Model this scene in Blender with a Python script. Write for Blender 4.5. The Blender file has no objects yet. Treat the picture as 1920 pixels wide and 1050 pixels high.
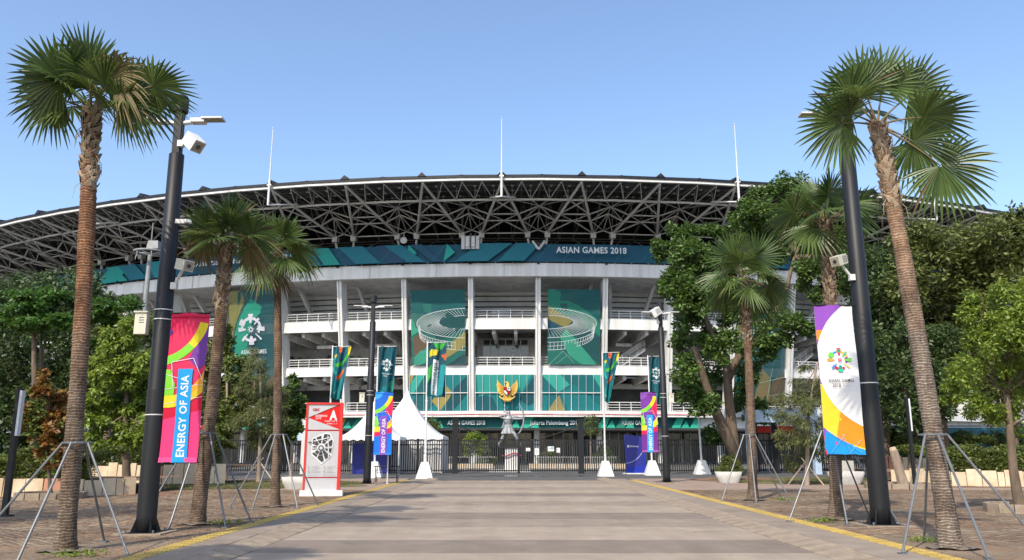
import bpy, math, random
import numpy as np
from mathutils import Vector, Matrix, Euler
R_ = math.radians
random.seed(7); rng = np.random.default_rng(7)
S = bpy.context.scene
C = S.collection

# ------------------------------------------------------------------ camera, sky, sun, exposure
cam = bpy.data.objects.new('camera', bpy.data.cameras.new('camera')); C.objects.link(cam)
cam.data.sensor_width = 36; cam.data.lens = 28.03
cam.data.clip_end = 3000; cam.data.clip_start = 0.1
cam.location = (0, 0, 1.6); cam.rotation_euler = (R_(90 + 12.05), 0, 0)
S.camera = cam
SUN_EL = 44.5
sdir = Vector((.42, .91, 0)).normalized() * math.cos(R_(SUN_EL)); sdir.z = -math.sin(R_(SUN_EL))   # travel of the light
W = bpy.data.worlds.new('World'); S.world = W; W.use_nodes = True
nt = W.node_tree; bg = nt.nodes['Background']
sky = nt.nodes.new('ShaderNodeTexSky'); sky.sky_type = 'NISHITA'; sky.sun_disc = False
sky.sun_elevation = R_(SUN_EL); sky.sun_rotation = math.atan2(-sdir.x, -sdir.y)
sky.air_density = 1.05; sky.dust_density = 2.0; sky.ozone_density = 3.2; sky.altitude = 0
nt.links.new(sky.outputs[0], bg.inputs[0]); bg.inputs[1].default_value = 0.15
sl = bpy.data.lights.new('sun', 'SUN'); sl.energy = 2.7; sl.angle = R_(0.55); sl.color = (1, .90, .75)
so = bpy.data.objects.new('sun', sl); C.objects.link(so)
so.rotation_euler = sdir.to_track_quat('-Z', 'Y').to_euler()
S.view_settings.view_transform = 'Standard'; S.view_settings.look = 'None'
S.view_settings.gamma = 1; S.view_settings.use_curve_mapping = False
S.view_settings.exposure = 0.85

# ------------------------------------------------------------------ materials
def lin(c):
    if isinstance(c, str):
        c = [int(c[i:i+2], 16) / 255 for i in (0, 2, 4)]
        return tuple(x / 12.92 if x <= .04045 else ((x + .055) / 1.055) ** 2.4 for x in c)
    return tuple(c)
MATS = {}
def mat(name, col, rough=.7, metal=0, var=.18, scale=3.0, bump=0.0, bscale=None, spec=.5, col2=None, stretch=(1, 1, 1), trans=0, island=False, coat=0):
    if name in MATS: return MATS[name]
    m = bpy.data.materials.new(name); m.use_nodes = True; n = m.node_tree.nodes; l = m.node_tree.links
    b = n['Principled BSDF']; c = lin(col)
    b.inputs['Roughness'].default_value = rough; b.inputs['Metallic'].default_value = metal
    b.inputs['Specular IOR Level'].default_value = spec
    tc = n.new('ShaderNodeTexCoord'); mp = n.new('ShaderNodeMapping'); mp.inputs['Scale'].default_value = stretch
    l.new(tc.outputs['Object'], mp.inputs[0])
    no = n.new('ShaderNodeTexNoise'); no.inputs['Scale'].default_value = scale; no.inputs['Detail'].default_value = 8; no.inputs['Roughness'].default_value = .65
    l.new(mp.outputs[0], no.inputs[0])
    rmp = n.new('ShaderNodeValToRGB'); rmp.color_ramp.elements[0].position = .3; rmp.color_ramp.elements[1].position = .72
    c2 = lin(col2) if col2 else tuple(min(1, x * (1 + var)) for x in c)
    c1 = tuple(x * (1 - var) for x in c)
    rmp.color_ramp.elements[0].color = (*c1, 1); rmp.color_ramp.elements[1].color = (*c2, 1)
    if island:
        g = n.new('ShaderNodeNewGeometry'); mx = n.new('ShaderNodeMath'); mx.operation = 'MULTIPLY_ADD'
        mx.inputs[1].default_value = .7; l.new(g.outputs['Random Per Island'], mx.inputs[0])
        m2 = n.new('ShaderNodeMath'); m2.operation = 'MULTIPLY'; m2.inputs[1].default_value = .35; l.new(no.outputs[0], m2.inputs[0])
        l.new(m2.outputs[0], mx.inputs[2]); l.new(mx.outputs[0], rmp.inputs[0])
        rmp.color_ramp.elements[0].position = .05; rmp.color_ramp.elements[1].position = .95
    else:
        l.new(no.outputs[0], rmp.inputs[0])
    l.new(rmp.outputs[0], b.inputs['Base Color'])
    if bump:
        nb = n.new('ShaderNodeTexNoise'); nb.inputs['Scale'].default_value = bscale or scale * 6; nb.inputs['Detail'].default_value = 6
        l.new(mp.outputs[0], nb.inputs[0]); bp = n.new('ShaderNodeBump'); bp.inputs['Strength'].default_value = bump; bp.inputs['Distance'].default_value = .02
        l.new(nb.outputs[0], bp.inputs['Height']); l.new(bp.outputs[0], b.inputs['Normal'])
    if trans:
        t = n.new('ShaderNodeBsdfTranslucent'); ms = n.new('ShaderNodeMixShader'); ms.inputs[0].default_value = trans
        hs = n.new('ShaderNodeHueSaturation'); hs.inputs['Value'].default_value = 1.5; hs.inputs['Hue'].default_value = .48
        l.new(rmp.outputs[0], hs.inputs['Color']); l.new(hs.outputs[0], t.inputs[0])
        l.new(b.outputs[0], ms.inputs[1]); l.new(t.outputs[0], ms.inputs[2]); l.new(ms.outputs[0], n['Material Output'].inputs[0])
    MATS[name] = m; return m
def ink(h, cloth=True):
    """printed colour on fabric"""
    c = lin(h); c = tuple(x * .72 for x in c)
    return mat('ink_' + h, c, rough=.62, var=.05, scale=5, spec=.25, bump=.15 if cloth else 0, bscale=9)

M = dict(
 white=mat('white_paint', (.66, .66, .645), .55, var=.07, scale=.5, stretch=(1, 1, .25)),
 render=mat('white_render', (.56, .56, .55), .8, var=.16, scale=.35, stretch=(1, 1, .35), bump=.15, bscale=4),
 grey_render=mat('grey_render', (.46, .47, .47), .85, var=.22, scale=.5, bump=.1),
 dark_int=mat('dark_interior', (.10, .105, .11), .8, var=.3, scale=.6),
 glassdark=mat('dark_glass', (.025, .035, .04), .08, var=.4, scale=.3, spec=.8),
 trussl=mat('truss_paint_light', (.66, .65, .62), .5, var=.1, scale=.8),
 truss_shaded=mat('truss_shade_inner', (.24, .235, .23), .6, var=.2, scale=.8),  # same truss paint darkened: shade deep under the roof put into the colour
 truss=mat('truss_paint', (.52, .51, .48), .5, var=.14, scale=.8),
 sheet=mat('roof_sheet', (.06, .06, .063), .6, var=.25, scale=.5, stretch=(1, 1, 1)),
 black=mat('black_steel', (.013, .014, .016), .5, spec=.35, var=.35, scale=2, stretch=(1, 1, .2)),
 blackfence=mat('black_fence', (.02, .02, .02), .5, var=.3),
 grey=mat('galvanised', (.15, .16, .17), .45, metal=.35, var=.2, scale=6, stretch=(1, 1, .3)),
 ltgrey=mat('light_grey_metal', (.55, .55, .54), .5, var=.1),
 midgrey=mat('mid_grey_metal', (.24, .25, .25), .6, var=.25, scale=3),
 beige=mat('beige_box', (.55, .53, .42), .55, var=.1, scale=4),
 led=mat('led_panel', (.30, .27, .22), .35, var=.3, scale=40),
 concrete=mat('concrete', (.325, .265, .203), .9, var=.14, scale=1.2, bump=.35, bscale=30),
 concrete_d=mat('concrete_dark', (.21, .170, .135), .9, var=.14, scale=1.0, bump=.35, bscale=30),
 concrete_m=mat('concrete_mid', (.265, .214, .165), .9, var=.14, scale=1.1, bump=.35, bscale=30),
 kerb=mat('kerb_concrete', (.30, .238, .175), .9, var=.25, scale=2.5, bump=.5, bscale=25),
 asphalt=mat('asphalt', (.085, .083, .08), .85, var=.25, scale=.8, bump=.4, bscale=60),
 soil=mat('soil', (.20, .11, .06), .95, var=.35, scale=1.5, bump=.8, bscale=18),
 grass=mat('grass', (.085, .11, .03), .8, var=.4, scale=2, col2=(.17, .15, .06), island=True),
 paver=mat('paver', (.205, .128, .083), .9, var=.35, scale=.8, bump=.4, bscale=40, island=True, col2=(.32, .25, .165)),
 paverbed=mat('paver_bed', (.15, .12, .09), .95, var=.3, scale=3, bump=.5),
 tactile=mat('tactile_yellow', (.52, .37, .095), .8, var=.28, scale=5, bump=.2),
 cream=mat('cream_stone', (.60, .49, .34), .8, var=.14, scale=2.5, bump=.3, bscale=12),
 terracotta=mat('terracotta_stone', (.42, .20, .13), .85, var=.2, scale=3, bump=.3),
 potconc=mat('pot_concrete', (.45, .44, .41), .85, var=.2, scale=3, bump=.3),
 bark=mat('bark', (.13, .095, .065), .9, var=.45, scale=5, bump=.9, bscale=14, stretch=(1, 1, .3)),
 barkpale=mat('pale_bark', (.26, .20, .15), .9, var=.35, scale=4, bump=.6, bscale=12, stretch=(1, 1, .3)),
 leaf_rain=mat('leaf_rain', (.045, .095, .018), .5, var=.45, scale=.35, island=True, col2=(.12, .21, .04), trans=.25),
 leaf_dark=mat('leaf_dark', (.03, .06, .016), .55, var=.5, scale=.3, island=True, col2=(.085, .14, .035), trans=.2),
 leaf_olive=mat('leaf_olive', (.055, .085, .02), .55, var=.4, scale=.3, island=True, col2=(.16, .19, .045), trans=.25),
 leaf_bright=mat('leaf_bright', (.09, .18, .02), .5, var=.4, scale=.6, island=True, col2=(.27, .36, .05), trans=.35),
 leaf_layer=mat('leaf_layer', (.03, .085, .014), .5, var=.4, scale=.6, island=True, col2=(.09, .20, .03), trans=.3),
 leaf_willow=mat('leaf_willow', (.08, .11, .03), .6, var=.4, scale=.6, island=True, col2=(.19, .21, .07), trans=.3),
 leaf_red=mat('leaf_red', (.34, .07, .02), .55, var=.4, scale=2, island=True, col2=(.26, .20, .04), trans=.3),
 leaf_hedge=mat('leaf_hedge', (.04, .075, .016), .55, var=.5, scale=1.5, island=True, col2=(.17, .22, .04), trans=.25),
 leaf_litter=mat('leaf_litter', (.25, .15, .07), .8, var=.5, island=True, col2=(.35, .25, .12)),
 palmleaf=mat('palm_leaf', (.042, .085, .02), .42, var=.4, scale=1.5, col2=(.125, .19, .045), island=True, trans=.3, spec=.5),
 palmdry=mat('palm_dry', (.15, .11, .045), .7, var=.4, scale=2, col2=(.24, .20, .085), island=True, trans=.2),
 petiole=mat('petiole', (.13, .12, .045), .6, var=.35, scale=3, col2=(.20, .13, .05)),
 fibre=mat('palm_fibre', (.20, .125, .075), .95, var=.4, scale=7, bump=.6, col2=(.36, .28, .19), island=True),
 gold=mat('gold', (.72, .43, .08), .35, metal=.35, var=.15, scale=3),
 stonegrey=mat('statue_stone', (.26, .27, .28), .55, metal=.3, var=.3, scale=6, bump=.3),
 tent=mat('tent_fabric', (.80, .80, .80), .6, var=.04, scale=1.5, trans=.15, bump=.3, bscale=3),
 red=mat('red_paint', (.60, .025, .02), .45, var=.1),
 signgrey=mat('sign_grey', (.50, .50, .50), .4, var=.05),
 blue=mat('blue_print', (.014, .02, .20), .45, var=.15, scale=1),
 ltblue=mat('light_blue', (.42, .55, .70), .6, var=.15),
 chairblue=mat('chair_blue', (.02, .16, .5), .5),
 yellow=mat('yellow_paint', (.6, .45, .04), .5),
 teal=mat('teal_wall', (.02, .12, .15), .6, var=.2),
)
def weather(m, scale, stretch, lo, amt, p0=.42, p1=.6):
    n = m.node_tree.nodes; l = m.node_tree.links; b = n['Principled BSDF']; src = b.inputs['Base Color'].links[0].from_socket
    g = n.new('ShaderNodeNewGeometry'); mp = n.new('ShaderNodeMapping'); mp.inputs['Scale'].default_value = stretch; l.new(g.outputs['Position'], mp.inputs[0])
    no = n.new('ShaderNodeTexNoise'); no.inputs['Scale'].default_value = scale; no.inputs['Detail'].default_value = 7; no.inputs['Roughness'].default_value = .6; l.new(mp.outputs[0], no.inputs[0])
    r = n.new('ShaderNodeValToRGB'); r.color_ramp.elements[0].position = p0; r.color_ramp.elements[1].position = p1
    r.color_ramp.elements[0].color = (*lo, 1); r.color_ramp.elements[1].color = (1, 1, 1, 1); l.new(no.outputs[0], r.inputs[0])
    mx = n.new('ShaderNodeMixRGB'); mx.blend_type = 'MULTIPLY'; mx.inputs[0].default_value = amt; l.new(src, mx.inputs[1]); l.new(r.outputs[0], mx.inputs[2]); l.new(mx.outputs[0], b.inputs['Base Color'])
for k_ in ('concrete', 'concrete_d', 'concrete_m'):
    weather(M[k_], .9, (1.6, .12, 1), (.80, .78, .76), .45); weather(M[k_], 1.1, (1, 1, 1), (.84, .82, .80), .6, .36, .56); weather(M[k_], 60, (1, 1, 1), (.6, .6, .6), .5, .3, .42)
weather(M['kerb'], 2.5, (1, 1, 1), (.7, .68, .65), .6); weather(M['tactile'], 1.3, (1, 1, 1), (.7, .7, .72), .7, .38, .6)
weather(M['white'], 1.1, (1, 1, .08), (.80, .79, .76), .8, .38, .58); weather(M['render'], .9, (1, 1, .1), (.72, .71, .69), .8, .38, .6)
weather(M['paver'], .45, (1, 1, 1), (.62, .60, .60), .9, .38, .62); weather(M['paver'], .35, (1, 2.2, 1), (1.0, .87, .79), .8, .45, .55)
weather(M['black'], 3, (1, 1, .15), (.6, .6, .6), .8); weather(M['tent'], .8, (1, 1, .5), (.86, .87, .88), .8); weather(M['cream'], 1.4, (1, 1, .4), (.72, .66, .6), .9, .36, .6)
# palm trunk: ring scars lighter, colour changes with height of the trunk itself
def trunk_mat(name, lo, hi, scar, z0, z1):
    m = bpy.data.materials.new(name); m.use_nodes = True; n = m.node_tree.nodes; l = m.node_tree.links; b = n['Principled BSDF']
    b.inputs['Roughness'].default_value = .9; b.inputs['Specular IOR Level'].default_value = .2
    tc = n.new('ShaderNodeTexCoord'); sp = n.new('ShaderNodeSeparateXYZ'); l.new(tc.outputs['Object'], sp.inputs[0])
    mr = n.new('ShaderNodeMapRange'); mr.inputs[1].default_value = z0; mr.inputs[2].default_value = z1; l.new(sp.outputs[2], mr.inputs[0])
    no = n.new('ShaderNodeTexNoise'); no.inputs['Scale'].default_value = 4; no.inputs['Detail'].default_value = 8; l.new(tc.outputs['Object'], no.inputs[0])
    ad = n.new('ShaderNodeMath'); ad.operation = 'MULTIPLY_ADD'; ad.inputs[1].default_value = 1.3; l.new(no.outputs[0], ad.inputs[0])
    sb = n.new('ShaderNodeMath'); sb.operation = 'SUBTRACT'; sb.inputs[1].default_value = .65; l.new(mr.outputs[0], sb.inputs[0]); l.new(sb.outputs[0], ad.inputs[2])
    r = n.new('ShaderNodeValToRGB'); r.color_ramp.elements[0].color = (*lo, 1); r.color_ramp.elements[1].color = (*hi, 1)
    l.new(ad.outputs[0], r.inputs[0])
    wv = n.new('ShaderNodeTexWave'); wv.wave_type = 'BANDS'; wv.bands_direction = 'Z'; wv.inputs['Scale'].default_value = 6.6
    wv.inputs['Distortion'].default_value = 6.5; wv.inputs['Detail'].default_value = 4; wv.inputs['Detail Scale'].default_value = 1.1
    l.new(tc.outputs['Object'], wv.inputs[0])
    r2 = n.new('ShaderNodeValToRGB'); r2.color_ramp.elements[0].position = .72; r2.color_ramp.elements[1].position = .98; l.new(wv.outputs[0], r2.inputs[0])
    mx = n.new('ShaderNodeMixRGB'); mx.inputs[2].default_value = (*scar, 1); l.new(r2.outputs[0], mx.inputs[0]); l.new(r.outputs[0], mx.inputs[1])
    n2 = n.new('ShaderNodeTexNoise'); n2.inputs['Scale'].default_value = 30; n2.inputs['Detail'].default_value = 6
    mp = n.new('ShaderNodeMapping'); mp.inputs['Scale'].default_value = (1, 1, .4); l.new(tc.outputs['Object'], mp.inputs[0]); l.new(mp.outputs[0], n2.inputs[0])
    mm = n.new('ShaderNodeMixRGB'); mm.blend_type = 'MULTIPLY'; mm.inputs[0].default_value = .7
    r3 = n.new('ShaderNodeValToRGB'); r3.color_ramp.elements[0].position = .3; r3.color_ramp.elements[0].color = (.45, .45, .45, 1); r3.color_ramp.elements[1].position = .65
    l.new(n2.outputs[0], r3.inputs[0]); l.new(mx.outputs[0], mm.inputs[1]); l.new(r3.outputs[0], mm.inputs[2]); l.new(mm.outputs[0], b.inputs['Base Color'])
    bp = n.new('ShaderNodeBump'); bp.inputs['Strength'].default_value = .7; bp.inputs['Distance'].default_value = .02; l.new(n2.outputs[0], bp.inputs['Height']); l.new(bp.outputs[0], b.inputs['Normal'])
    return m
M['trunk_a'] = trunk_mat('palm_trunk_red', (.13, .10, .078), (.20, .075, .03), (.36, .275, .19), 2.4, 4.6)
M['trunk_b'] = trunk_mat('palm_trunk_tan', (.16, .125, .10), (.27, .14, .065), (.42, .35, .28), 3.2, 5.8)
M['trunk_c'] = trunk_mat('palm_trunk_brown', (.14, .10, .072), (.17, .09, .05), (.33, .25, .18), 2, 5.5)

for k_ in ('trunk_a', 'trunk_b', 'trunk_c'): weather(M[k_], 3.2, (1, 1, .6), (.45, .42, .40), .9, .36, .58); weather(M[k_], 14, (1, 1, .3), (.55, .52, .5), .7, .36, .5)
# ------------------------------------------------------------------ mesh tools
class MB:
    def __init__(s): s.v = []; s.f = []; s.m = []; s.mats = []
    def mi(s, m):
        if m not in s.mats: s.mats.append(m)
        return s.mats.index(m)
    def add(s, vs, fs, m):
        o = len(s.v); s.v += [tuple(v) for v in vs]; i = s.mi(m)
        for f in fs: s.f.append(tuple(o + k for k in f)); s.m.append(i)
    def box(s, c, d, m, rot=None, taper=1.0):
        x, y, z = d[0] / 2, d[1] / 2, d[2] / 2; c = Vector(c)
        vs = [Vector((sx * x * (taper if sz > 0 else 1), sy * y * (taper if sz > 0 else 1), sz * z)) for sx in (-1, 1) for sy in (-1, 1) for sz in (-1, 1)]
        if rot is not None:
            R = rot if isinstance(rot, Matrix) else Euler(rot).to_matrix()
            vs = [R @ v for v in vs]
        s.add([c + v for v in vs], [(0, 1, 3, 2), (4, 6, 7, 5), (0, 4, 5, 1), (2, 3, 7, 6), (0, 2, 6, 4), (1, 5, 7, 3)], m)
    def tube(s, pts, rad, m, n=8, cap=True):
        pts = [Vector(p) for p in pts]
        if not isinstance(rad, (list, tuple)): rad = [rad] * len(pts)
        vs = []; fs = []; prev = None
        for i, p in enumerate(pts):
            t = (pts[min(i + 1, len(pts) - 1)] - pts[max(i - 1, 0)]).normalized()
            if prev is None:
                a = Vector((0, 0, 1)) if abs(t.z) < .9 else Vector((1, 0, 0))
                u = t.cross(a).normalized()
            else: u = (prev - t * prev.dot(t)).normalized()
            prev = u; w = t.cross(u)
            for k in range(n):
                an = 2 * math.pi * (k + .5) / n
                vs.append(p + (u * math.cos(an) + w * math.sin(an)) * rad[i])
        for i in range(len(pts) - 1):
            for k in range(n):
                fs.append((i * n + k, i * n + (k + 1) % n, (i + 1) * n + (k + 1) % n, (i + 1) * n + k))
        if cap: fs.append(tuple(range(n))[::-1]); fs.append(tuple((len(pts) - 1) * n + k for k in range(n)))
        s.add(vs, fs, m)
    def bar(s, a, b, r, m, n=5): s.tube([a, b], r, m, n)
    def lathe(s, prof, m, n=20, c=(0, 0, 0), closed=True):
        vs = []; fs = []
        for r, z in prof:
            for k in range(n):
                a = 2 * math.pi * k / n; vs.append((c[0] + r * math.cos(a), c[1] + r * math.sin(a), c[2] + z))
        for i in range(len(prof) - 1):
            for k in range(n): fs.append((i * n + k, i * n + (k + 1) % n, (i + 1) * n + (k + 1) % n, (i + 1) * n + k))
        if closed: fs.append(tuple(range(n))[::-1]); fs.append(tuple((len(prof) - 1) * n + k for k in range(n)))
        s.add(vs, fs, m)
    def prism(s, poly, y0, y1, m):
        """polygon in x,z extruded in y"""
        n = len(poly); vs = [(x, y0, z) for x, z in poly] + [(x, y1, z) for x, z in poly]
        fs = [tuple(range(n)), tuple(range(n, 2 * n))[::-1]] + [(i, (i + 1) % n, n + (i + 1) % n, n + i) for i in range(n)]
        s.add(vs, fs, m)
    def mesh(s, name, smooth=False):
        me = bpy.data.meshes.new(name); me.from_pydata(s.v, [], s.f)
        for m in s.mats: me.materials.append(m)
        if s.m: me.polygons.foreach_set('material_index', s.m)
        if smooth: me.polygons.foreach_set('use_smooth', [True] * len(s.f))
        me.update(); return me
def recalc(me):
    import bmesh
    b = bmesh.new(); b.from_mesh(me); bmesh.ops.recalc_face_normals(b, faces=b.faces); b.to_mesh(me); b.free()
def link(name, data, parent=None, loc=None, rot=None):
    o = bpy.data.objects.new(name, data); C.objects.link(o)
    if parent: o.parent = parent
    if loc is not None: o.location = loc
    if rot is not None: o.rotation_euler = rot
    return o
def part(name, mb, parent, smooth=False, loc=None, rot=None, kind=None, label=None):
    me = mb.mesh(name, smooth) if isinstance(mb, MB) else mb
    if isinstance(mb, MB): recalc(me)
    o = link(name, me, parent, loc, rot)
    if kind: o['kind'] = kind
    if label: o['label'] = label
    return o
def tag(o, label, cat, group=None, kind=None):
    o['label'] = label; o['category'] = cat
    if group: o['group'] = group
    if kind: o['kind'] = kind
    return o
def thing(name, label, cat, loc=(0, 0, 0), rz=0, group=None):
    o = link(name, None, None, loc, (0, 0, rz)); return tag(o, label, cat, group)
def struct(name, mb, smooth=False, loc=None):
    o = part(name, mb, None, smooth, loc); o['kind'] = 'structure'; return o
def quads_mesh(name, P, m, tri=False):
    """P: (n,k,3) array of separate k-gons"""
    n, k, _ = P.shape; me = bpy.data.meshes.new(name)
    me.vertices.add(n * k); me.vertices.foreach_set('co', P.reshape(-1).astype(np.float32))
    me.loops.add(n * k); me.loops.foreach_set('vertex_index', np.arange(n * k, dtype=np.int32))
    me.polygons.add(n); me.polygons.foreach_set('loop_start', np.arange(0, n * k, k, dtype=np.int32))
    me.materials.append(m); me.update(calc_edges=True); return me

# ------------------------------------------------------------------ flat print on any surface
def clipc(poly, clip):
    """Sutherland-Hodgman, both convex, clip counter-clockwise"""
    out = poly
    for i in range(len(clip)):
        a = clip[i]; b = clip[(i + 1) % len(clip)]; ex, ey = b[0] - a[0], b[1] - a[1]
        inp = out; out = []
        if not inp: return []
        d = [(ex * (p[1] - a[1]) - ey * (p[0] - a[0])) for p in inp]
        for j in range(len(inp)):
            p, q = inp[j - 1], inp[j]; dp, dq = d[j - 1], d[j]
            if (dp < 0) != (dq < 0):
                t = dp / (dp - dq); out.append((p[0] + t * (q[0] - p[0]), p[1] + t * (q[1] - p[1])))
            if dq >= 0: out.append(q)
    return out if len(out) > 2 else []
def rect(x0, y0, x1, y1): return [(x0, y0), (x1, y0), (x1, y1), (x0, y1)]
def disc(cx, cy, r, n=48): return [(cx + r * math.cos(2 * math.pi * i / n), cy + r * math.sin(2 * math.pi * i / n)) for i in range(n)]
def arc(cx, cy, r0, r1, a0, a1, n=10):
    out = []
    for i in range(n):
        p, q = R_(a0 + (a1 - a0) * i / n), R_(a0 + (a1 - a0) * (i + 1) / n)
        out.append([(cx + r0 * math.cos(p), cy + r0 * math.sin(p)), (cx + r1 * math.cos(p), cy + r1 * math.sin(p)),
                    (cx + r1 * math.cos(q), cy + r1 * math.sin(q)), (cx + r0 * math.cos(q), cy + r0 * math.sin(q))])
    return out
def seg(x0, y0, x1, y1, w):
    dx, dy = x1 - x0, y1 - y0; L = math.hypot(dx, dy) or 1; nx, ny = -dy / L * w / 2, dx / L * w / 2
    return [(x0 + nx, y0 + ny), (x0 - nx, y0 - ny), (x1 - nx, y1 - ny), (x1 + nx, y1 + ny)]
_tc = {}
def text2d(st, bold=.0):
    k = (st, bold)
    if k in _tc: return _tc[k]
    cu = bpy.data.curves.new('t', 'FONT'); cu.body = st; cu.size = 1; cu.resolution_u = 3; cu.offset = bold * .7; cu.space_character = 1 + bold * 2.2
    o = bpy.data.objects.new('t', cu); C.objects.link(o)
    dg = bpy.context.evaluated_depsgraph_get(); me = bpy.data.meshes.new_from_object(o.evaluated_get(dg))
    me.calc_loop_triangles()
    T = [[tuple(me.vertices[i].co[:2]) for i in t.vertices] for t in me.loop_triangles]
    bpy.data.objects.remove(o); bpy.data.curves.remove(cu); bpy.data.meshes.remove(me)
    xs = [p[0] for t in T for p in t]; ys = [p[1] for t in T for p in t]
    _tc[k] = (T, min(xs), max(xs), 0.0, .73); return _tc[k]
def text(st, x, y, width=None, cap=None, rot=0, align='c', bold=.012, stretch=1.0):
    """triangles of a line of text: x,y is the middle (or left) of the line's mid height"""
    T, x0, x1, y0, y1 = text2d(st, bold)
    if width is None: k = cap / .73; kx = k * stretch
    else: kx = width / (x1 - x0); k = kx if cap is None else cap / .73
    mx = (x0 + x1) / 2 if align == 'c' else (x0 if align == 'l' else x1); c, s_ = math.cos(rot), math.sin(rot); out = []
    for t in T:
        q = []
        for px, py in t:
            a, b = (px - mx) * kx, (py - .365) * k; q.append((x + a * c - b * s_, y + a * s_ + b * c))
        out.append(q)
    return out
def ccw(p):
    a = sum(p[i - 1][0] * p[i][1] - p[i][0] * p[i - 1][1] for i in range(len(p)))
    return p if a > 0 else p[::-1]
def printed(layers, w, h, f, nx, ny, mb, step=.003, x0=0., y0=0.):
    """layers: [(list of convex polys, material)], drawn back to front, clipped to the sheet; f(x,y,offset)->3D"""
    gx = [x0 + w * i / nx for i in range(nx + 1)]; gy = [y0 + h * i / ny for i in range(ny + 1)]
    for li, (polys, m) in enumerate(layers):
        for P in polys:
            xs = [p[0] for p in P]; ys = [p[1] for p in P]
            i0 = max(0, int((min(xs) - x0) / w * nx)); i1 = min(nx - 1, int((max(xs) - x0) / w * nx))
            j0 = max(0, int((min(ys) - y0) / h * ny)); j1 = min(ny - 1, int((max(ys) - y0) / h * ny))
            P = ccw(P)
            for i in range(i0, i1 + 1):
                for j in range(j0, j1 + 1):
                    q = clipc(P, rect(gx[i], gy[j], gx[i + 1], gy[j + 1]))
                    if q: mb.add([f(a, b, li * step) for a, b in q], [tuple(range(len(q)))], m)
LOGO = [ # r0 r1 a0 a1 (deg, clockwise from the top) colour
 (.62, .80, -80, -38, '22b5a5'), (.62, .80, -38, -15, '3a9be8'), (.62, .82, -15, 22, 'f9a83a'), (.62, .80, 22, 62, 'f5d03c'), (.60, .78, 62, 88, 'f9a83a'),
 (.50, .66, 66, 112, '7d58b8'), (.55, .97, -70, -42, '7bdc52'), (.40, .97, -97, -80, 'f9a83a'), (.88, 1., -10, 11, 'e3224d'), (.5, .88, -10, 10, '19a89a'),
 (.40, .62, -9, 9, 'e3224d'), (.38, .92, 36, 46, '5fd8a0'), (.42, .98, 80, 98, '7bdc52'), (.42, 1.0, 127, 134, 'f5d03c'), (.62, .80, 150, 232, 'e3224d'),
 (.42, .98, 167, 192, '35d0a8'), (.5, .74, 168, 190, '159a9a'), (.40, .97, 218, 229, '3a9be8')]
def logo(cx, cy, r, mono=None):
    L = []
    for r0, r1, a0, a1, c in LOGO:
        L.append((arc(cx, cy, r0 * r, r1 * r, 90 - a1, 90 - a0, max(2, int(abs(a1 - a0) / 12))), ink(mono or c)))
    L.append((arc(cx, cy, .07 * r, .15 * r, 0, 360, 14), ink(mono or 'e3225d')))
    if mono:
        for a in range(0, 360, 45): L.append((arc(cx, cy, .15 * r, .24 * r, a, a + 14, 1), ink(mono)))
    return L

# pixel helper: a point of the photograph (1920 wide) at world depth Y
def at(u, v, Y):
    x = (u - 960) / 1495; y = (525 - v) / 1495; c, s = .97797, .20876
    Z = s + y * c; F = c - y * s; t = Y / F
    return Vector((x * t, Y, 1.6 + Z * t))

# ------------------------------------------------------------------ ground, road, pavements
g = MB(); g.add([(-900, -300, -.14), (900, -300, -.14), (900, 1500, -.14), (-900, 1500, -.14)], [(0, 1, 2, 3)], M['asphalt'])
struct('ground', g)
ROAD_Z = -.10
# concrete driveway: dark and light slabs laid across it
rd = MB(); rd.box((.35, 25, -.125), (10.0, 60, .03), M['asphalt']); road = struct('driveway', rd)
Ys = [(-6, 2.5, 'concrete'), (2.5, 4.8, 'concrete_d'), (4.8, 7.4, 'concrete'), (7.4, 9.6, 'concrete_d'), (9.6, 11.2, 'concrete_m'), (11.2, 13.0, 'concrete_m'), (13.0, 14.1, 'concrete'), (14.1, 16.1, 'concrete_d'), (16.1, 18.7, 'concrete'), (18.7, 20.9, 'concrete_m'),
      (20.9, 23, 'concrete_d'), (23, 25.8, 'concrete'), (25.8, 28, 'concrete_m'), (28, 30.9, 'concrete'), (30.9, 33.2, 'concrete_d'), (33.2, 36, 'concrete'),
      (36, 38.4, 'concrete_m'), (38.4, 42, 'concrete'), (42, 45.8, 'concrete_m')]
for a, b, m in Ys:
    s_ = MB(); s_.box((.35, (a + b) / 2, -.105), (9.6, b - a - .012, .02), M[m]); part('paving_slab', s_, road)
s_ = MB(); s_.box((.35, 46.25, -.098), (9.6, .85, .03), M['kerb']); part('edge_strip', s_, road)

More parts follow.
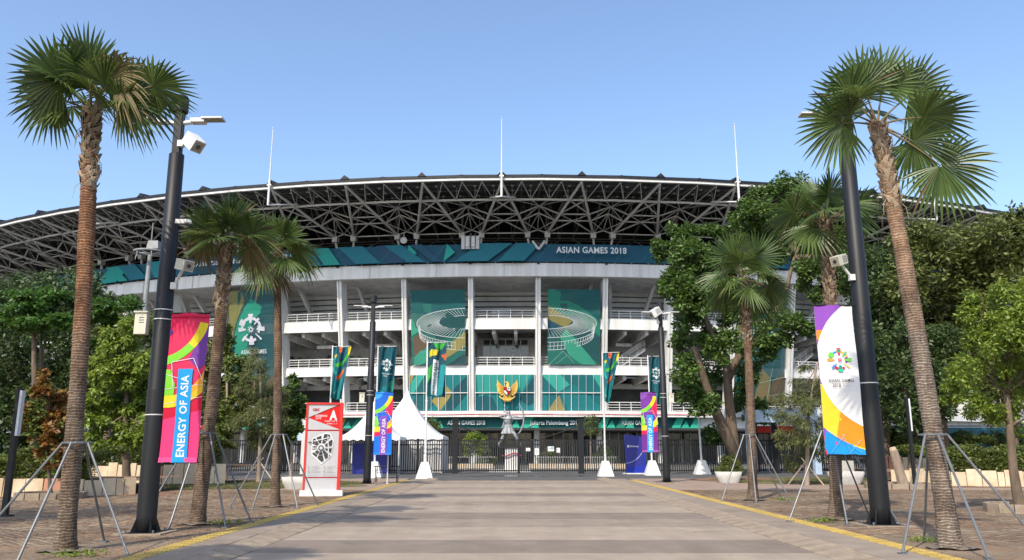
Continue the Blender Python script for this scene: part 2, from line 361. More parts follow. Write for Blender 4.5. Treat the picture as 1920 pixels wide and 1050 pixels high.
for cx_, cy_, an_, ln_ in ((3.6, 17.3, .6, 1.5), (-1.2, 24.6, 1.2, 1.1), (2.2, 33.4, -.4, 2.2), (-2.8, 15.2, 2.1, .9), (4.1, 22.0, 1.9, 1.2), (.4, 38.9, .2, 1.8)):
    b = MB(); r_ = random.Random(int(cx_ * 100)); x, y = cx_, cy_; vs = []
    for i in range(9): w_ = .009 * math.sin((i + .5) / 9 * math.pi) + .002; vs += [(x - w_ * math.sin(an_), y + w_ * math.cos(an_), -.0905), (x + w_ * math.sin(an_), y - w_ * math.cos(an_), -.0905)]; q = an_ + r_.uniform(-.7, .7); x += math.cos(q) * ln_ / 8; y += math.sin(q) * ln_ / 8
    b.add(vs, [(2 * i, 2 * i + 1, 2 * i + 3, 2 * i + 2) for i in range(8)], M['paverbed']); part('crack', b, road)
def side(sgn, xr, xk, xt, name, label):
    """apron, kerbstones, tactile tiles, pavers on one side; xr road edge, xk top of kerb slope, xt inner edge of tactile strip"""
    outx = xt + sgn * .36
    ap = MB(); xm = (xk + xt) / 2
    ap.box((xm, 20, -.06), (abs(xt - xk), 54, .12), M['concrete_m']); a = struct('concrete_apron', ap)
    k = MB(); L = .62
    vs = [(xr, -L / 2, -.16), (xr, L / 2, -.16), (xr, L / 2, -.085), (xr, -L / 2, -.085), (xk, -L / 2, 0.0), (xk, L / 2, 0.0), (xk, L / 2, -.16), (xk, -L / 2, -.16)]
    k.add([(x - xr, y, z) for x, y, z in vs], [(0, 1, 2, 3), (3, 2, 5, 4), (4, 5, 6, 7), (0, 3, 4, 7), (1, 6, 5, 2), (0, 7, 6, 1)], M['kerb'])
    km = k.mesh('kerbstone'); recalc(km)
    for i in range(88):
        o = part('kerbstone', km, a, loc=(xr, -6.6 + i * .645, random.uniform(-.006, .004)), rot=(0, random.uniform(-.01, .01), random.uniform(-.006, .006)))
    base = MB(); W_ = 26; cx = outx + sgn * W_ / 2
    base.box((cx, 18.5, -.08), (W_, 58, .10), M['paverbed'])
    pv = struct('pavement', base)
    # tactile tiles
    t = MB(); t.box((0, 0, -.02), (.345, .345, .05), M['tactile'])
    for q in range(5): t.box((-.13 + q * .065, 0, .0075), (.028, .30, .006), M['tactile'])
    tm = t.mesh('tactile_tile'); recalc(tm)
    for i in range(103):
        part('tactile_tile', tm, pv, loc=(xt + sgn * .18, 9.2 + i * .352, random.uniform(-.002, .002)), rot=(random.uniform(-.008, .008), random.uniform(-.008, .008), 0))
    # pavers: bricks in running rows that cross the pavement
    pw, pd, gap = .205, .10, .007
    cells = []
    y = 10.3; r = 0
    while y < 34:
        half = 13.5 if sgn < 0 else 16
        n = int(half / pw); off = (r % 2) * pw / 2
        for i in range(n):
            x = outx + sgn * (.11 + off + i * pw)
            if abs(x) < .72 * y + 1.5: cells.append((x, y))
        y += pd; r += 1
    cells.sort(key=lambda c: c[0] ** 2 + c[1] ** 2)
    vis = [c for c in cells if c[1] > 12.4 and abs(c[0]) < .655 * c[1]][:290]
    vs_ = set(vis); rest = np.array([c for c in cells if c not in vs_])
    b = MB(); b.box((0, 0, -.02), (pw - gap, pd - gap, .04), M['paver']); bm_ = b.mesh('paver'); recalc(bm_)
    for x, y in vis:
        part('paver', bm_, pv, loc=(x, y, random.uniform(-.004, .003)), rot=(random.uniform(-.012, .012), random.uniform(-.01, .01), random.uniform(-.01, .01)))
    n = len(rest); z = rng.uniform(-.004, .004, n); hx, hy = (pw - gap) / 2, (pd - gap) / 2
    tl = rng.uniform(-.0015, .0015, (n, 4))
    cor = np.array([(-hx, -hy), (hx, -hy), (hx, hy), (-hx, hy)])
    V = np.zeros((n, 8, 3)); V[:, :4, 0] = V[:, 4:, 0] = rest[:, :1] + cor[:, 0]; V[:, :4, 1] = V[:, 4:, 1] = rest[:, 1:] + cor[:, 1]
    V[:, :4, 2] = z[:, None] + tl; V[:, 4:, 2] = -.03
    F = np.array([(0, 1, 2, 3), (0, 4, 5, 1), (1, 5, 6, 2), (2, 6, 7, 3), (3, 7, 4, 0)])
    me = bpy.data.meshes.new('paver_field'); me.vertices.add(n * 8); me.vertices.foreach_set('co', V.reshape(-1).astype(np.float32))
    fi = (F[None] + (np.arange(n) * 8)[:, None, None]).reshape(-1, 4)
    me.loops.add(fi.size); me.loops.foreach_set('vertex_index', fi.reshape(-1).astype(np.int32))
    me.polygons.add(len(fi)); me.polygons.foreach_set('loop_start', np.arange(0, fi.size, 4, dtype=np.int32)); me.materials.append(M['paver']); me.update(calc_edges=True)
    o = link('paver_field', me, pv); o['kind'] = 'stuff'
    # far pavement: one slab with brick pattern
    m = MATS.get('paver_far')
    if not m:
        m = mat('paver_far', (.30, .22, .165), .9, var=.2, scale=.5, bump=.4, bscale=20)
        nn = m.node_tree.nodes; ll = m.node_tree.links; br = nn.new('ShaderNodeTexBrick'); br.inputs['Scale'].default_value = 1
        br.inputs['Brick Width'].default_value = .41; br.inputs['Row Height'].default_value = .20; br.inputs['Mortar Size'].default_value = .012
        br.inputs['Color1'].default_value = (.33, .25, .19, 1); br.inputs['Color2'].default_value = (.22, .14, .105, 1); br.inputs['Mortar'].default_value = (.13, .10, .08, 1)
        tc = nn.new('ShaderNodeTexCoord'); ll.new(tc.outputs['Object'], br.inputs[0]); mx = nn.new('ShaderNodeMixRGB'); mx.blend_type = 'MIX'; mx.inputs[0].default_value = .5
        bs = nn['Principled BSDF']; src = bs.inputs['Base Color'].links[0].from_socket; ll.new(src, mx.inputs[1]); ll.new(br.outputs[0], mx.inputs[2]); ll.new(mx.outputs[0], bs.inputs['Base Color'])
    f = MB(); f.box((cx, 40.9, -.02), (W_, 13.2, .03), m); part('far_paving', f, pv)
    x1 = outx + sgn * (13.7 if sgn < 0 else 16.2); x2 = outx + sgn * W_
    f = MB(); f.box(((x1 + x2) / 2, 24, -.02), (abs(x2 - x1), 20.5, .03), m); part('side_paving', f, pv)
    return pv
side(-1, -4.45, -4.95, -5.55, 'pavement', '')
side(1, 5.10, 5.62, 6.42, 'pavement', '')
# street running along the fence, and the yard behind it
g = MB(); g.box((0, 53.6, -.118), (160, 13.8, .02), M['asphalt']); struct('street', g)
g = MB(); g.box((2, 47.0, -.06), (160, .28, .12), M['kerb']); 
g = MB(); g.box((-3, 75, -.115), (150, 29, .02), mat('yard_asphalt', (.12, .118, .115), .85, var=.2, scale=.5, bump=.3)); struct('forecourt', g)
wm = mat('wet_asphalt', (.03, .03, .03), .12, var=.2, scale=1)
g = MB(); n = 26
g.add([(1.5 + (5.5 + .8 * math.sin(3 * i)) * math.cos(2 * math.pi * i / n), 55.8 + (.9 + .25 * math.sin(5 * i)) * math.sin(2 * math.pi * i / n), -.104) for i in range(n)], [tuple(range(n))], wm)
struct('puddle', g)
def blob(name, cx, cy, rx, ry, z, m, n=40, seed=1, hump=.0):
    r = random.Random(seed); ph = [r.uniform(0, 6.28) for _ in range(4)]
    b = MB(); vs = [(cx, cy, z + hump)]
    for k in range(1, 5):
        for i in range(n):
            a = 2 * math.pi * i / n; q = (1 + .12 * math.sin(3 * a + ph[0]) + .07 * math.sin(7 * a + ph[1])) * k / 4
            vs.append((cx + rx * q * math.cos(a), cy + ry * q * math.sin(a), z + hump * (1 - (k / 4) ** 2) + (r.uniform(-.02, .02) if k < 4 else 0)))
    fs = [(0, 1 + i, 1 + (i + 1) % n) for i in range(n)]
    for k in range(3):
        for i in range(n): fs.append((1 + k * n + i, 1 + (k + 1) * n + i, 1 + (k + 1) * n + (i + 1) % n, 1 + k * n + (i + 1) % n))
    b.add(vs, fs, m); return struct(name, b, True)
def turf(cx, cy, rx, ry, n, h=.07, z=.0):
    a = rng.uniform(0, 2 * np.pi, n); q = np.sqrt(rng.uniform(0, 1, n)) * (1 + .1 * np.sin(3 * a))
    x = cx + rx * q * np.cos(a); y = cy + ry * q * np.sin(a); d = rng.uniform(0, 2 * np.pi, n); hh = h * rng.uniform(.4, 1.5, n); w = .012
    P = np.zeros((n, 3, 3)); P[:, 0] = np.stack([x - w * np.cos(d), y - w * np.sin(d), x * 0 + z], 1); P[:, 1] = np.stack([x + w * np.cos(d), y + w * np.sin(d), x * 0 + z], 1)
    P[:, 2] = np.stack([x + rng.normal(0, .03, n), y + rng.normal(0, .03, n), z + hh], 1)
    o = link('grass', quads_mesh('grass', P, M['grass'])); o['kind'] = 'stuff'; o['label'] = 'short patchy grass'; return o
blob('lawn', -12.5, 38.5, 5.2, 4.2, .006, mat('lawn_ground', (.13, .12, .045), .95, var=.4, scale=1.2, bump=.8, bscale=20), seed=3, hump=.06)
turf(-12.5, 38.5, 5.2, 4.2, 26000, .075, .03)
blob('lawn', 17.2, 43.5, 6.5, 4.0, .006, MATS['lawn_ground'], seed=4, hump=.06)
turf(17.2, 43.5, 6.3, 3.9, 16000, .07, .03)
blob('soil_bed', 12.6, 45.5, 2.6, 2.8, .012, M['soil'], seed=5, hump=.12)
blob('soil_bed', -16.8, 31.2, 5.0, 2.2, .006, M['soil'], seed=6, hump=.02)
blob('soil_bed', 22.0, 37.6, 4.5, 1.4, .006, M['soil'], seed=8, hump=.02)

# ------------------------------------------------------------------ stadium
CX, CY, DP, P0 = 1.68, 223.0, .0633, -.0202
def phik(k): return P0 + k * DP
def PR(r, a, z): return (r * math.sin(a), -r * math.cos(a), z)
def Rf(z): return 124.6 + .19 * z
stad = thing('stadium', 'huge white stadium with dark truss roof and teal banner ring behind the black fence', 'stadium', (CX, CY, 0))
def sector(mb, r0, r1, a0, a1, z0, z1, m, n=1, z0i=None, z1i=None):
    """ring piece; z0i/z1i heights at the inner radius r0"""
    z0i = z0 if z0i is None else z0i; z1i = z1 if z1i is None else z1i
    for i in range(n):
        p, q = a0 + (a1 - a0) * i / n, a0 + (a1 - a0) * (i + 1) / n
        vs = [PR(r1, p, z0), PR(r1, q, z0), PR(r1, q, z1), PR(r1, p, z1), PR(r0, p, z0i), PR(r0, q, z0i), PR(r0, q, z1i), PR(r0, p, z1i)]
        mb.add(vs, [(0, 1, 2, 3), (5, 4, 7, 6), (3, 2, 6, 7), (1, 0, 4, 5), (0, 3, 7, 4), (2, 1, 5, 6)], m)
H = DP / 2
KS = range(-16, 17)
# shared meshes of one bay, built round the angle 0
Bm = {}
def bay_mesh(name, mb): me = mb.mesh(name); recalc(me); Bm[name] = me; return me
L1, L2, L3, LF = (5.5, 6.2), (10.5, 11.6), (15.9, 17.2), (22.4, 24.0)
for nm, (z0, z1) in (('floor_slab_low', L1), ('floor_slab_mid', L2), ('floor_slab_high', L3)):
    b = MB(); r = Rf(z1) + (.9 if nm == 'floor_slab_low' else -.12)
    sector(b, r - .35, r, -H, H, z0, z1, M['white']); sector(b, r - 9.5, r - .35, -H, H, z1 - .55, z1 - .05, M['render'])
    bay_mesh(nm, b)
b = MB(); sector(b, 129.2, 129.75, -H, H, 22.0, 23.6, M['white'], 1); sector(b, 128.6, 129.6, -H, H, 21.95, 22.1, M['render']); sector(b, 121, 128.6, -H, H, 22.05, 22.35, M['render'], 1, 21.3, 21.6)
bay_mesh('fascia', b)
b = MB(); sector(b, 129.55, 129.7, -H, H, 23.6, 23.65, M['black'])
for q in range(4): b.box(PR(129.85, -H + (q + .5) * DP / 4, 23.67), (.06, .12, .18), M['ltgrey'])
b.box(PR(129.8, -H, 23.55), (.32, .3, .16), M['black']); bay_mesh('gutter', b)
b = MB(); sector(b, 129.755, 129.762, -.0004, .0004, 22.01, 23.58, M['grey_render']); bay_mesh('panel_joint', b)
# column fin at the angle -H, leaning outward
def fin(b, z0, z1, w, d, off, m, a=-H, ribs=True):
    ca = Vector(PR(1, a, 0)); ta = Vector((ca.y * -1, ca.x, 0))
    def q(r, s, z): return ca * r + ta * s + Vector((0, 0, z))
    def slab(s0, s1, o0, o1):
        vs = [q(Rf(z) + off + o, s, z) for z in (z0, z1) for s, o in ((s0, o0), (s1, o0), (s1, o1), (s0, o1))]
        b.add(vs, [(0, 1, 2, 3), (4, 7, 6, 5), (0, 4, 5, 1), (1, 5, 6, 2), (2, 6, 7, 3), (3, 7, 4, 0)], m)
    slab(-w / 2, w / 2, -d, 0)
    if ribs: slab(-w / 2 + .02, -w / 2 + .2, .0, .14); slab(w / 2 - .2, w / 2 - .02, .0, .14)
b = MB(); fin(b, 5.6, 21.98, .62, 1.7, .35, M['white']); bay_mesh('column', b)
b = MB(); b.tube([PR(Rf(z) + .42, -H + .001, z) for z in (6.2, 14, 21.9)], .06, M['ltgrey'], 6); bay_mesh('downpipe', b)
def railing(z, r, a0, a1, n=5, hh=1.05):
    b = MB()
    for q in range(4):
        zz = z + .12 + (hh - .12) * q / 3
        b.tube([PR(r, a0, zz), PR(r, (a0 + a1) / 2, zz), PR(r, a1, zz)], .035 if q < 3 else .05, M['white'], 5)
    for i in range(n + 1): b.bar(PR(r, a0 + (a1 - a0) * i / n, z), PR(r, a0 + (a1 - a0) * i / n, z + hh), .045, M['white'], 5)
    return b
m_ = .0035
bay_mesh('railing_high', railing(17.2, Rf(17.2) - .5, -H + m_, H - m_))
bay_mesh('railing_mid', railing(11.6, Rf(11.6) - .5, -H + m_, H - m_))
bay_mesh('railing_low', railing(6.2, Rf(6.2) + .5, -H + m_, H - m_))
# upper storey back wall = stepped underside of the stand
b = MB()
for i in range(8):
    z0 = 17.3 + i * .62; r0 = 119.6 + i * .45
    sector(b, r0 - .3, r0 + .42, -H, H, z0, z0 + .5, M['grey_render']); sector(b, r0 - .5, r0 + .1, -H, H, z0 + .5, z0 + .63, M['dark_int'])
bay_mesh('stepped_stand_wall', b)
b = MB(); sector(b, 117.6, 118.1, -H, H, 11.0, 17.0, M['grey_render']); sector(b, 118.1, 118.2, -H * .55, H * .05, 11.6, 14.2, M['dark_int']); bay_mesh('middle_wall', b)
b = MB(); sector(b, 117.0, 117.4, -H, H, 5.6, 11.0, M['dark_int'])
for i in range(4): sector(b, 117.4 + i * .9, 117.5 + i * .9 + .5, -H * .95, H * .95, 9.6 - i * .1, 10.2 - i * .1, M['grey_render'])
bay_mesh('lower_wall', b)
# slanting rakers and beams beside each column
b = MB()
for sg in (-1, 1):
    o = .0075 * sg
    b.add([PR(126.2, -H + o, 21.9), PR(126.2, -H + o + .003 * sg, 21.9), PR(122.2, -H + o * 1.9 + .003 * sg, 17.2), PR(122.2, -H + o * 1.9, 17.2),
           PR(125.2, -H + o, 21.9), PR(125.2, -H + o + .003 * sg, 21.9), PR(121.2, -H + o * 1.9 + .003 * sg, 17.2), PR(121.2, -H + o * 1.9, 17.2)],
          [(0, 1, 2, 3), (4, 7, 6, 5), (0, 3, 7, 4), (1, 5, 6, 2), (0, 4, 5, 1), (3, 2, 6, 7)], M['render'])
bay_mesh('slanted_brace', b)
for bi, z in enumerate((15.4, 10.0)):
    for bj, a in enumerate((-H, -H / 3, H / 3)):
        b = MB()
        ca = a; r1 = Rf(z) - .5
        vs = [PR(r1, ca - .0016, z), PR(r1, ca + .0016, z), PR(r1 - 8.5, ca + .0016, z - .5), PR(r1 - 8.5, ca - .0016, z - .5), PR(r1, ca - .0016, z + .6), PR(r1, ca + .0016, z + .6), PR(r1 - 8.5, ca + .0016, z + .6), PR(r1 - 8.5, ca - .0016, z + .6)]
        b.add(vs, [(0, 1, 2, 3), (4, 7, 6, 5), (0, 4, 5, 1), (1, 5, 6, 2), (2, 6, 7, 3), (3, 7, 4, 0)], M['render'])
        bay_mesh('beam_%d%d' % (bi, bj), b)
# small wall clutter (speakers, lights, cable trays) under the slabs
b = MB(); r_ = random.Random(5)
for i in range(5):
    b.box(PR(118.5, -H * .5 + i * H * .3, 13.6 + r_.uniform(-.1, .1)), (.42, .2, .5), M['black'])
b.box(PR(118.6, .0, 13.3), (6.8, .3, .9), M['render']); b.box(PR(122.5, -.004, 14.7), (2.1, .3, .4), M['white']); b.bar(PR(122.5, -.004, 14.8), PR(122.5, -.004, 16), .04, M['ltgrey'])
bay_mesh('wall_ledge', b)
# ground storey
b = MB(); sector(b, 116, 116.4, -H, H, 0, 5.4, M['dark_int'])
for i in range(6):
    a = -H + (i + .5) * DP / 6
    sector(b, 116.4, 116.5, a - DP / 13, a + DP / 13, .3, 2.9, M['glassdark']); sector(b, 116.4, 116.5, a - DP / 13, a + DP / 13, 3.0, 3.8, M['glassdark']); sector(b, 116.45, 116.6, a + DP / 13, a + DP / 11, .1, 3.9, M['ltgrey'])
sector(b, 116, 124.9, -H, H, 4.05, 4.3, M['grey_render']); bay_mesh('ground_glazing', b)
b = MB(); b.tube([PR(122.5, -H, 0), PR(122.5, -H, 4.1)], .38, M['ltgrey'], 14); bay_mesh('ground_pillar', b)
b = MB(); sector(b, 125.1, 125.4, -H, H, 4.25, 5.5, M['white']); bay_mesh('ground_fascia', b)
# glass curtain with mullions for the three middle bays
b = MB()
for i in range(9):
    a = -H + .0035 + (DP - .007) * i / 8; b.bar(PR(126.28, a, 6.2), PR(126.9, a, 10.5), .022 if i % 4 else .05, M['white'], 4)
b.bar(PR(126.6, -H + .003, 8.35), PR(126.6, H - .003, 8.35), .06, M['white'], 4); bay_mesh('mullions', b)
# roof
RS = lambda s: 128 + 11.2 * s
ZS = lambda s: 27.8 + 2.95 * s
def N(s, a, up=0, back=0): return PR(RS(s) - back, a, ZS(s) + up)
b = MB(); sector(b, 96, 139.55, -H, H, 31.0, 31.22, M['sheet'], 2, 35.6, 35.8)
for i in range(9):
    a = -H + DP * i / 9; b.add([PR(139.4, a - .0012, 30.99), PR(139.4, a + .0012, 30.99), PR(97, a + .0012, 35.5), PR(97, a - .0012, 35.5), PR(139.4, a, 30.9), PR(97, a, 35.42)], [(0, 4, 5, 3), (4, 1, 2, 5)], M['sheet'])
bay_mesh('roof_sheet', b)
b = MB()
for a, hh, w in ((0, .5, .0036), (H, .12, .003)):
    b.add([PR(139.74, a - w, 31.2), PR(139.74, a + w, 31.2), PR(139.74, a, 31.2 + hh), PR(100, a - w, 35.6), PR(100, a + w, 35.6), PR(100, a, 35.6 + hh)], [(0, 1, 2), (3, 5, 4), (0, 2, 5, 3), (1, 4, 5, 2)], M['black'])
bay_mesh('roof_ridge', b)
b = MB(); sector(b, 139.5, 139.72, -H, H, 30.95, 31.27, M['black']); bay_mesh('edge_flashing', b)
b = MB()
sector(b, 139.3, 139.62, -H, H, 30.68, 30.94, M['trussl'], 1)
bay_mesh('edge_beam', b)
b = MB(); b.tube([N(0, -.35 * DP), N(1, 0, -.15)], [.17, .14], M['truss'], 6); bay_mesh('strut_left', b)
b = MB(); b.tube([N(0, .35 * DP), N(1, 0, -.15)], [.17, .14], M['truss'], 6); bay_mesh('strut_right', b)
b = MB(); b.bar(N(.666, -H), N(.666, H), .14, M['trussl'], 6); bay_mesh('ring_chord', b)
b = MB()
for sg in (-1, 1):
    pass
    b = MB(); b.bar(N(0, .35 * DP * sg, -.4), PR(127.4, .385 * DP * sg, 25.2), .16, M['truss'], 5); bay_mesh('strut_foot%d' % sg, b)
for sg in (-1, 1): b = MB(); b.box(N(0, .35 * DP * sg, -.25), (.62, .7, .75), M['truss'], taper=1.15); bay_mesh('node%d' % sg, b)
b = MB(); T = M['truss']; D = DP
def L_(p, q, r=.05): b.bar(p, q, r, T, 4)
# foot ring
L_(N(0, -.35 * D), N(0, .35 * D), .1); L_(N(0, .35 * D), N(.03, .5 * D, .22), .095); L_(N(.03, .5 * D, .22), N(0, .65 * D), .095)
# chords 3 and 4
for s, up, sa in ((.39, .55, .36), (.26, .5, .2)):
    w = .35 * (1 - s)
    L_(N(s, -w * D), N(s, w * D), .095); L_(N(s, w * D), N(s + .07, .5 * D, up), .095); L_(N(s + .07, .5 * D, up), N(s, (1 - w) * D), .095)
A1, A2, A0 = N(.46, .5 * D, .55), N(.33, .5 * D, .5), N(.03, .5 * D, .22)
for q in (.375, .625): L_(N(.666, q * D), A1)
for s, w in ((.39, .2135), (.26, .259)):
    pass
L_(A1, N(.26, .259 * D)); L_(A1, N(.26, .741 * D)); L_(A2, A1); L_(A2, N(0.0, .35 * D)); L_(A2, N(0, .65 * D)); L_(A0, N(.26, .259 * D)); L_(A0, N(.26, .741 * D)); L_(A0, A2, .06)
L_(N(.666, .125 * D), N(.46, .5 * D, .55)) ; L_(N(.666, .875 * D), N(.46, .5 * D, .55))
# zigzag between the edge and ring 2, doubled towards the sheet
for j in range(4):
    t0, t1, bt = N(1, (j / 4) * D, -.1), N(1, ((j + 1) / 4) * D, -.1), N(.666, ((j + .5) / 4) * D)
    L_(t0, bt); L_(t1, bt)
    up = PR(135.3, ((j + .5) / 4) * D, 31.25); L_(bt, up, .06)

# inside the A panels
c4 = N(.26, 0); c3 = N(.39, 0)
L_(c4, N(0, -.35 * D), .1); L_(c4, N(0, .35 * D), .1); L_(c4, N(.39, -.2135 * D)); L_(c4, N(.39, .2135 * D))
L_(N(.666, -.117 * D), N(.39, .2135 * D), .09); L_(N(.666, .117 * D), N(.39, -.2135 * D), .09)
# second truss layer, towards the sheet and inwards, coloured darker for roof shade
def L_(p, q, r=.06): b.bar(p, q, r * .8, M['truss_shaded'], 4)
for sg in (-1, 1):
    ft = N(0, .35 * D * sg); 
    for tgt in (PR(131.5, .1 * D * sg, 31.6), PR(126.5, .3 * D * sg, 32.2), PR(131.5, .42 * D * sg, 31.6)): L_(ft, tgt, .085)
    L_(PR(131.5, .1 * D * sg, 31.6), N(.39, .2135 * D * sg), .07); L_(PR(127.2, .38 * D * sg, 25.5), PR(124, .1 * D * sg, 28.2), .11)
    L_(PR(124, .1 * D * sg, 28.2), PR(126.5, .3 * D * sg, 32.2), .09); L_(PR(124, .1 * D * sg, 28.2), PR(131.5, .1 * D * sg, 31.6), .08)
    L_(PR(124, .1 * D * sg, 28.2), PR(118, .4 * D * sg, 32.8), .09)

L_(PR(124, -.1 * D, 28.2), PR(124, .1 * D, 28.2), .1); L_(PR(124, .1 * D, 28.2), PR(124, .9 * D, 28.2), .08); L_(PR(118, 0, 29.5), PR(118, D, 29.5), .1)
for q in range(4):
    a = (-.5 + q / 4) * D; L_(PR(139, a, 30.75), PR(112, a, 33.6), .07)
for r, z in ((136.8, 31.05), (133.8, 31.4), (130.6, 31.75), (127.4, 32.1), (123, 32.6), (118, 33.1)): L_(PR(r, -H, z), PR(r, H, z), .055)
for r, z in ((137, 30.9), (134.5, 31.15), (131.5, 31.5)):      # gusset plates
    for q in (-.36, -.12, .13, .37): b.box(PR(r, q * D, z), (.28, .3, .12), T)
bay_mesh('truss_web', b)
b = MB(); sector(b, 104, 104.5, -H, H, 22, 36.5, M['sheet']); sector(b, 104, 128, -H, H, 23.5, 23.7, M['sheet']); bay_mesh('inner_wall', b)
lab = {'column': 'white leaning fin column'}
for k in KS:
    rz = phik(k)
    names = ['floor_slab_low', 'floor_slab_mid', 'floor_slab_high', 'fascia', 'gutter', 'column', 'stepped_stand_wall', 'middle_wall', 'ground_glazing', 'ground_pillar', 'ground_fascia',
             'roof_sheet', 'roof_ridge', 'edge_beam', 'edge_flashing', 'strut_left', 'strut_right', 'ring_chord', 'strut_foot1', 'strut_foot-1', 'node1', 'node-1', 'inner_wall', 'lower_wall', 'downpipe', 'panel_joint']
    if k not in (-1, 0, 1): names += ['railing_low', 'slanted_brace']
    names += ['railing_mid', 'railing_high']
    if k not in (-1, 0, 1): names += ['wall_ledge']
    for n_ in names:
        nm = {'strut_left': 'roof_strut', 'strut_right': 'roof_strut', 'floor_slab_low': 'floor_slab', 'floor_slab_mid': 'floor_slab', 'floor_slab_high': 'floor_slab', 'railing_low': 'railing', 'railing_mid': 'railing', 'railing_high': 'railing', 'strut_foot1': 'strut_foot', 'strut_foot-1': 'strut_foot', 'node1': 'node_bracket', 'node-1': 'node_bracket'}.get(n_, n_)
        part(nm, Bm[n_], stad, rot=(0, 0, rz))
    for q in range(6):
        if abs(k) < 8: part('ceiling_beam', Bm['beam_%d%d' % (q // 3, q % 3)], stad, rot=(0, 0, rz))
    part('truss_web', Bm['truss_web'], stad, rot=(0, 0, rz), kind='stuff')
# middle bays: printed glass curtain
teal_d, teal_m, teal_l, teal_g, olive = '1f5560', '1f7f83', '3fae9f', '2b8f7c', 'a89a58'
def curtain(k, layers):
    r0 = lambda z: 126.15 + (z - 6.2) * .14
    b = MB(); a0 = -H + .0032; a1 = H - .0032
    f = lambda x, y, o: PR(r0(6.2 + y) + o, a0 + (a1 - a0) * x / 7.4, 6.2 + y)
    printed(layers, 7.4, 4.3, f, 3, 1, b, .006); p = part('printed_glass', b, stad, rot=(0, 0, phik(k)))
    p2 = part('mullion', Bm['mullions'], p)
I = ink
curtain(-1, [([rect(0, 0, 7.4, 4.3)], I(teal_m)), ([[(0, 0), (2.2, 0), (4.6, 2.2), (3.4, 4.3), (1.8, 4.3)]], I('24666b')), ([[(0, 3.2), (1.0, 4.3), (2, 4.3), (.9, 2.6), (0, 1.6)]], I(teal_l)), ([[(0, 2.8), (.6, 4.3), (0, 4.3)]], I(olive)), ([[(2.8, 1.2), (4.6, 3.1), (5.5, 2.1), (3.9, .1)]], I(olive)), ([[(5.4, 0), (7.4, 2.2), (7.4, 4.3), (5.6, 2.6), (4.2, 0)]], I(teal_d))])
curtain(0, [([rect(0, 0, 7.4, 4.3)], I(teal_m)), ([[(0, 0), (0, 2.2), (2.2, 1.6), (3, 0)]], I('1b5f6c')), ([[(0.4, 2.2), (.2, 4.3), (7.0, 4.3), (5.6, 1.9), (2.6, 2.2), (.5, 1.7)]], I('35a096')), ([[(5.5, 1.4), (7.4, 4.3), (7.4, 0)]], I(teal_d)), ([[(5.4, 1.2), (6.3, .4), (7.4, 1.0), (7.4, 0), (5.0, 0)]], I('248289'))])
curtain(1, [([rect(0, 0, 7.4, 4.3)], I('1f7077')), ([[(0, 4.3), (2.4, 4.3), (3.5, 3.1), (2.1, 2.2)]], I(teal_l)), ([[(.8, 0), (1.6, 1.2), (2.2, 1.9), (2.9, 0)]], I('9d8f5c')), ([[(2.4, 2.0), (4.0, 3.2), (7.4, .6), (7.4, 0), (3.4, 0)]], I(teal_m)), ([[(6.3, 4.3), (7.4, 2.6), (7.4, 4.3)]], I(teal_l)), ([[(0, 0), (0, 2.8), (.8, 1.6), (.7, 0)]], I(teal_m))])
# windows in the middle bay
b = MB(); sector(b, 119.4, 119.8, -H, H, 12.6, 15.9, M['grey_render']); sector(b, 119.8, 119.9, -H * .8, H * .75, 13.2, 15.6, M['glassdark'])
for q in range(7): sector(b, 119.9, 120.05, -H * .8 + q * H * 1.55 / 6 - .0005, -H * .8 + q * H * 1.55 / 6 + .0005, 13.1, 15.7, M['ltgrey'])
b.bar(PR(120.6, -H * .85, 12.9), PR(120.6, H * .85, 12.9), .06, M['white']); b.box(PR(119.9, .003, 12.45), (1.6, .3, 1.7), M['dark_int'])
part('window_band', b, stad, rot=(0, 0, phik(0)))
b = MB(); sector(b, 123.4, 123.6, -H * .45, H * .12, 17.2, 19.2, M['glassdark']); part('doorway', b, stad, rot=(0, 0, phik(0)))
# stairs seen on the middle storey
b = MB()
for i in range(12): b.box((i * .32, 0, .12 + i * .21), (.36, 1.6, .08), M['render'])
b.prism([(0, -.1), (3.9, 2.5), (3.9, 2.2), (.4, -.1)], -.85, -.78, M['white'])
for yy in (-.8, .8):
    for o in (.55, .8, 1.05): b.bar((0, yy, o), (3.8, yy, 2.5 + o), .035, M['white'], 5)
    for i in range(5): b.bar((i * .95, yy, .62 * i), (i * .95, yy, .62 * i + 1.05), .04, M['white'], 5)
me = b.mesh('staircase'); recalc(me)
for k, sx in ((-2, 1), (2, 1), (5, 1), (-6, 1)):
    a = phik(k) - .004; o = part('staircase', me, stad, loc=PR(123.2, a - .012, 11.6), rot=(0, 0, a))
# large hanging banners
def sheer(m):
    nm = m.name + '_sheer'
    if nm in MATS: return MATS[nm]
    c = m.copy(); c.name = nm; n = c.node_tree.nodes; l = c.node_tree.links; tr = n.new('ShaderNodeBsdfTransparent'); mx = n.new('ShaderNodeMixShader'); mx.inputs[0].default_value = .22
    l.new(n['Principled BSDF'].outputs[0], mx.inputs[1]); l.new(tr.outputs[0], mx.inputs[2]); l.new(mx.outputs[0], n['Material Output'].inputs[0]); MATS[nm] = c; return c
def scrim(k, x0, x1, z0, z1, layers, nm='hanging_banner', r=None, label=None):
    b = MB(); w = x1 - x0; h = z1 - z0
    rr = lambda z: Rf(z) + (r if r is not None else .15)
    f = lambda x, y, o: PR(rr(z0 + y) + o + .05 * math.sin(x * 1.3 + y * .9) + .03 * math.sin(y * 2.3), (x0 + x) / 128.0, z0 + y)
    printed([(p_, sheer(m_2)) for p_, m_2 in layers], w, h, f, 5, 6, b, .006); o = part(nm, b, stad, rot=(0, 0, phik(k)))
    if label: o['label'] = label
def ell(cx, cy, rx, ry, a): return (cx + rx * math.cos(R_(a)), cy + ry * math.sin(R_(a)))
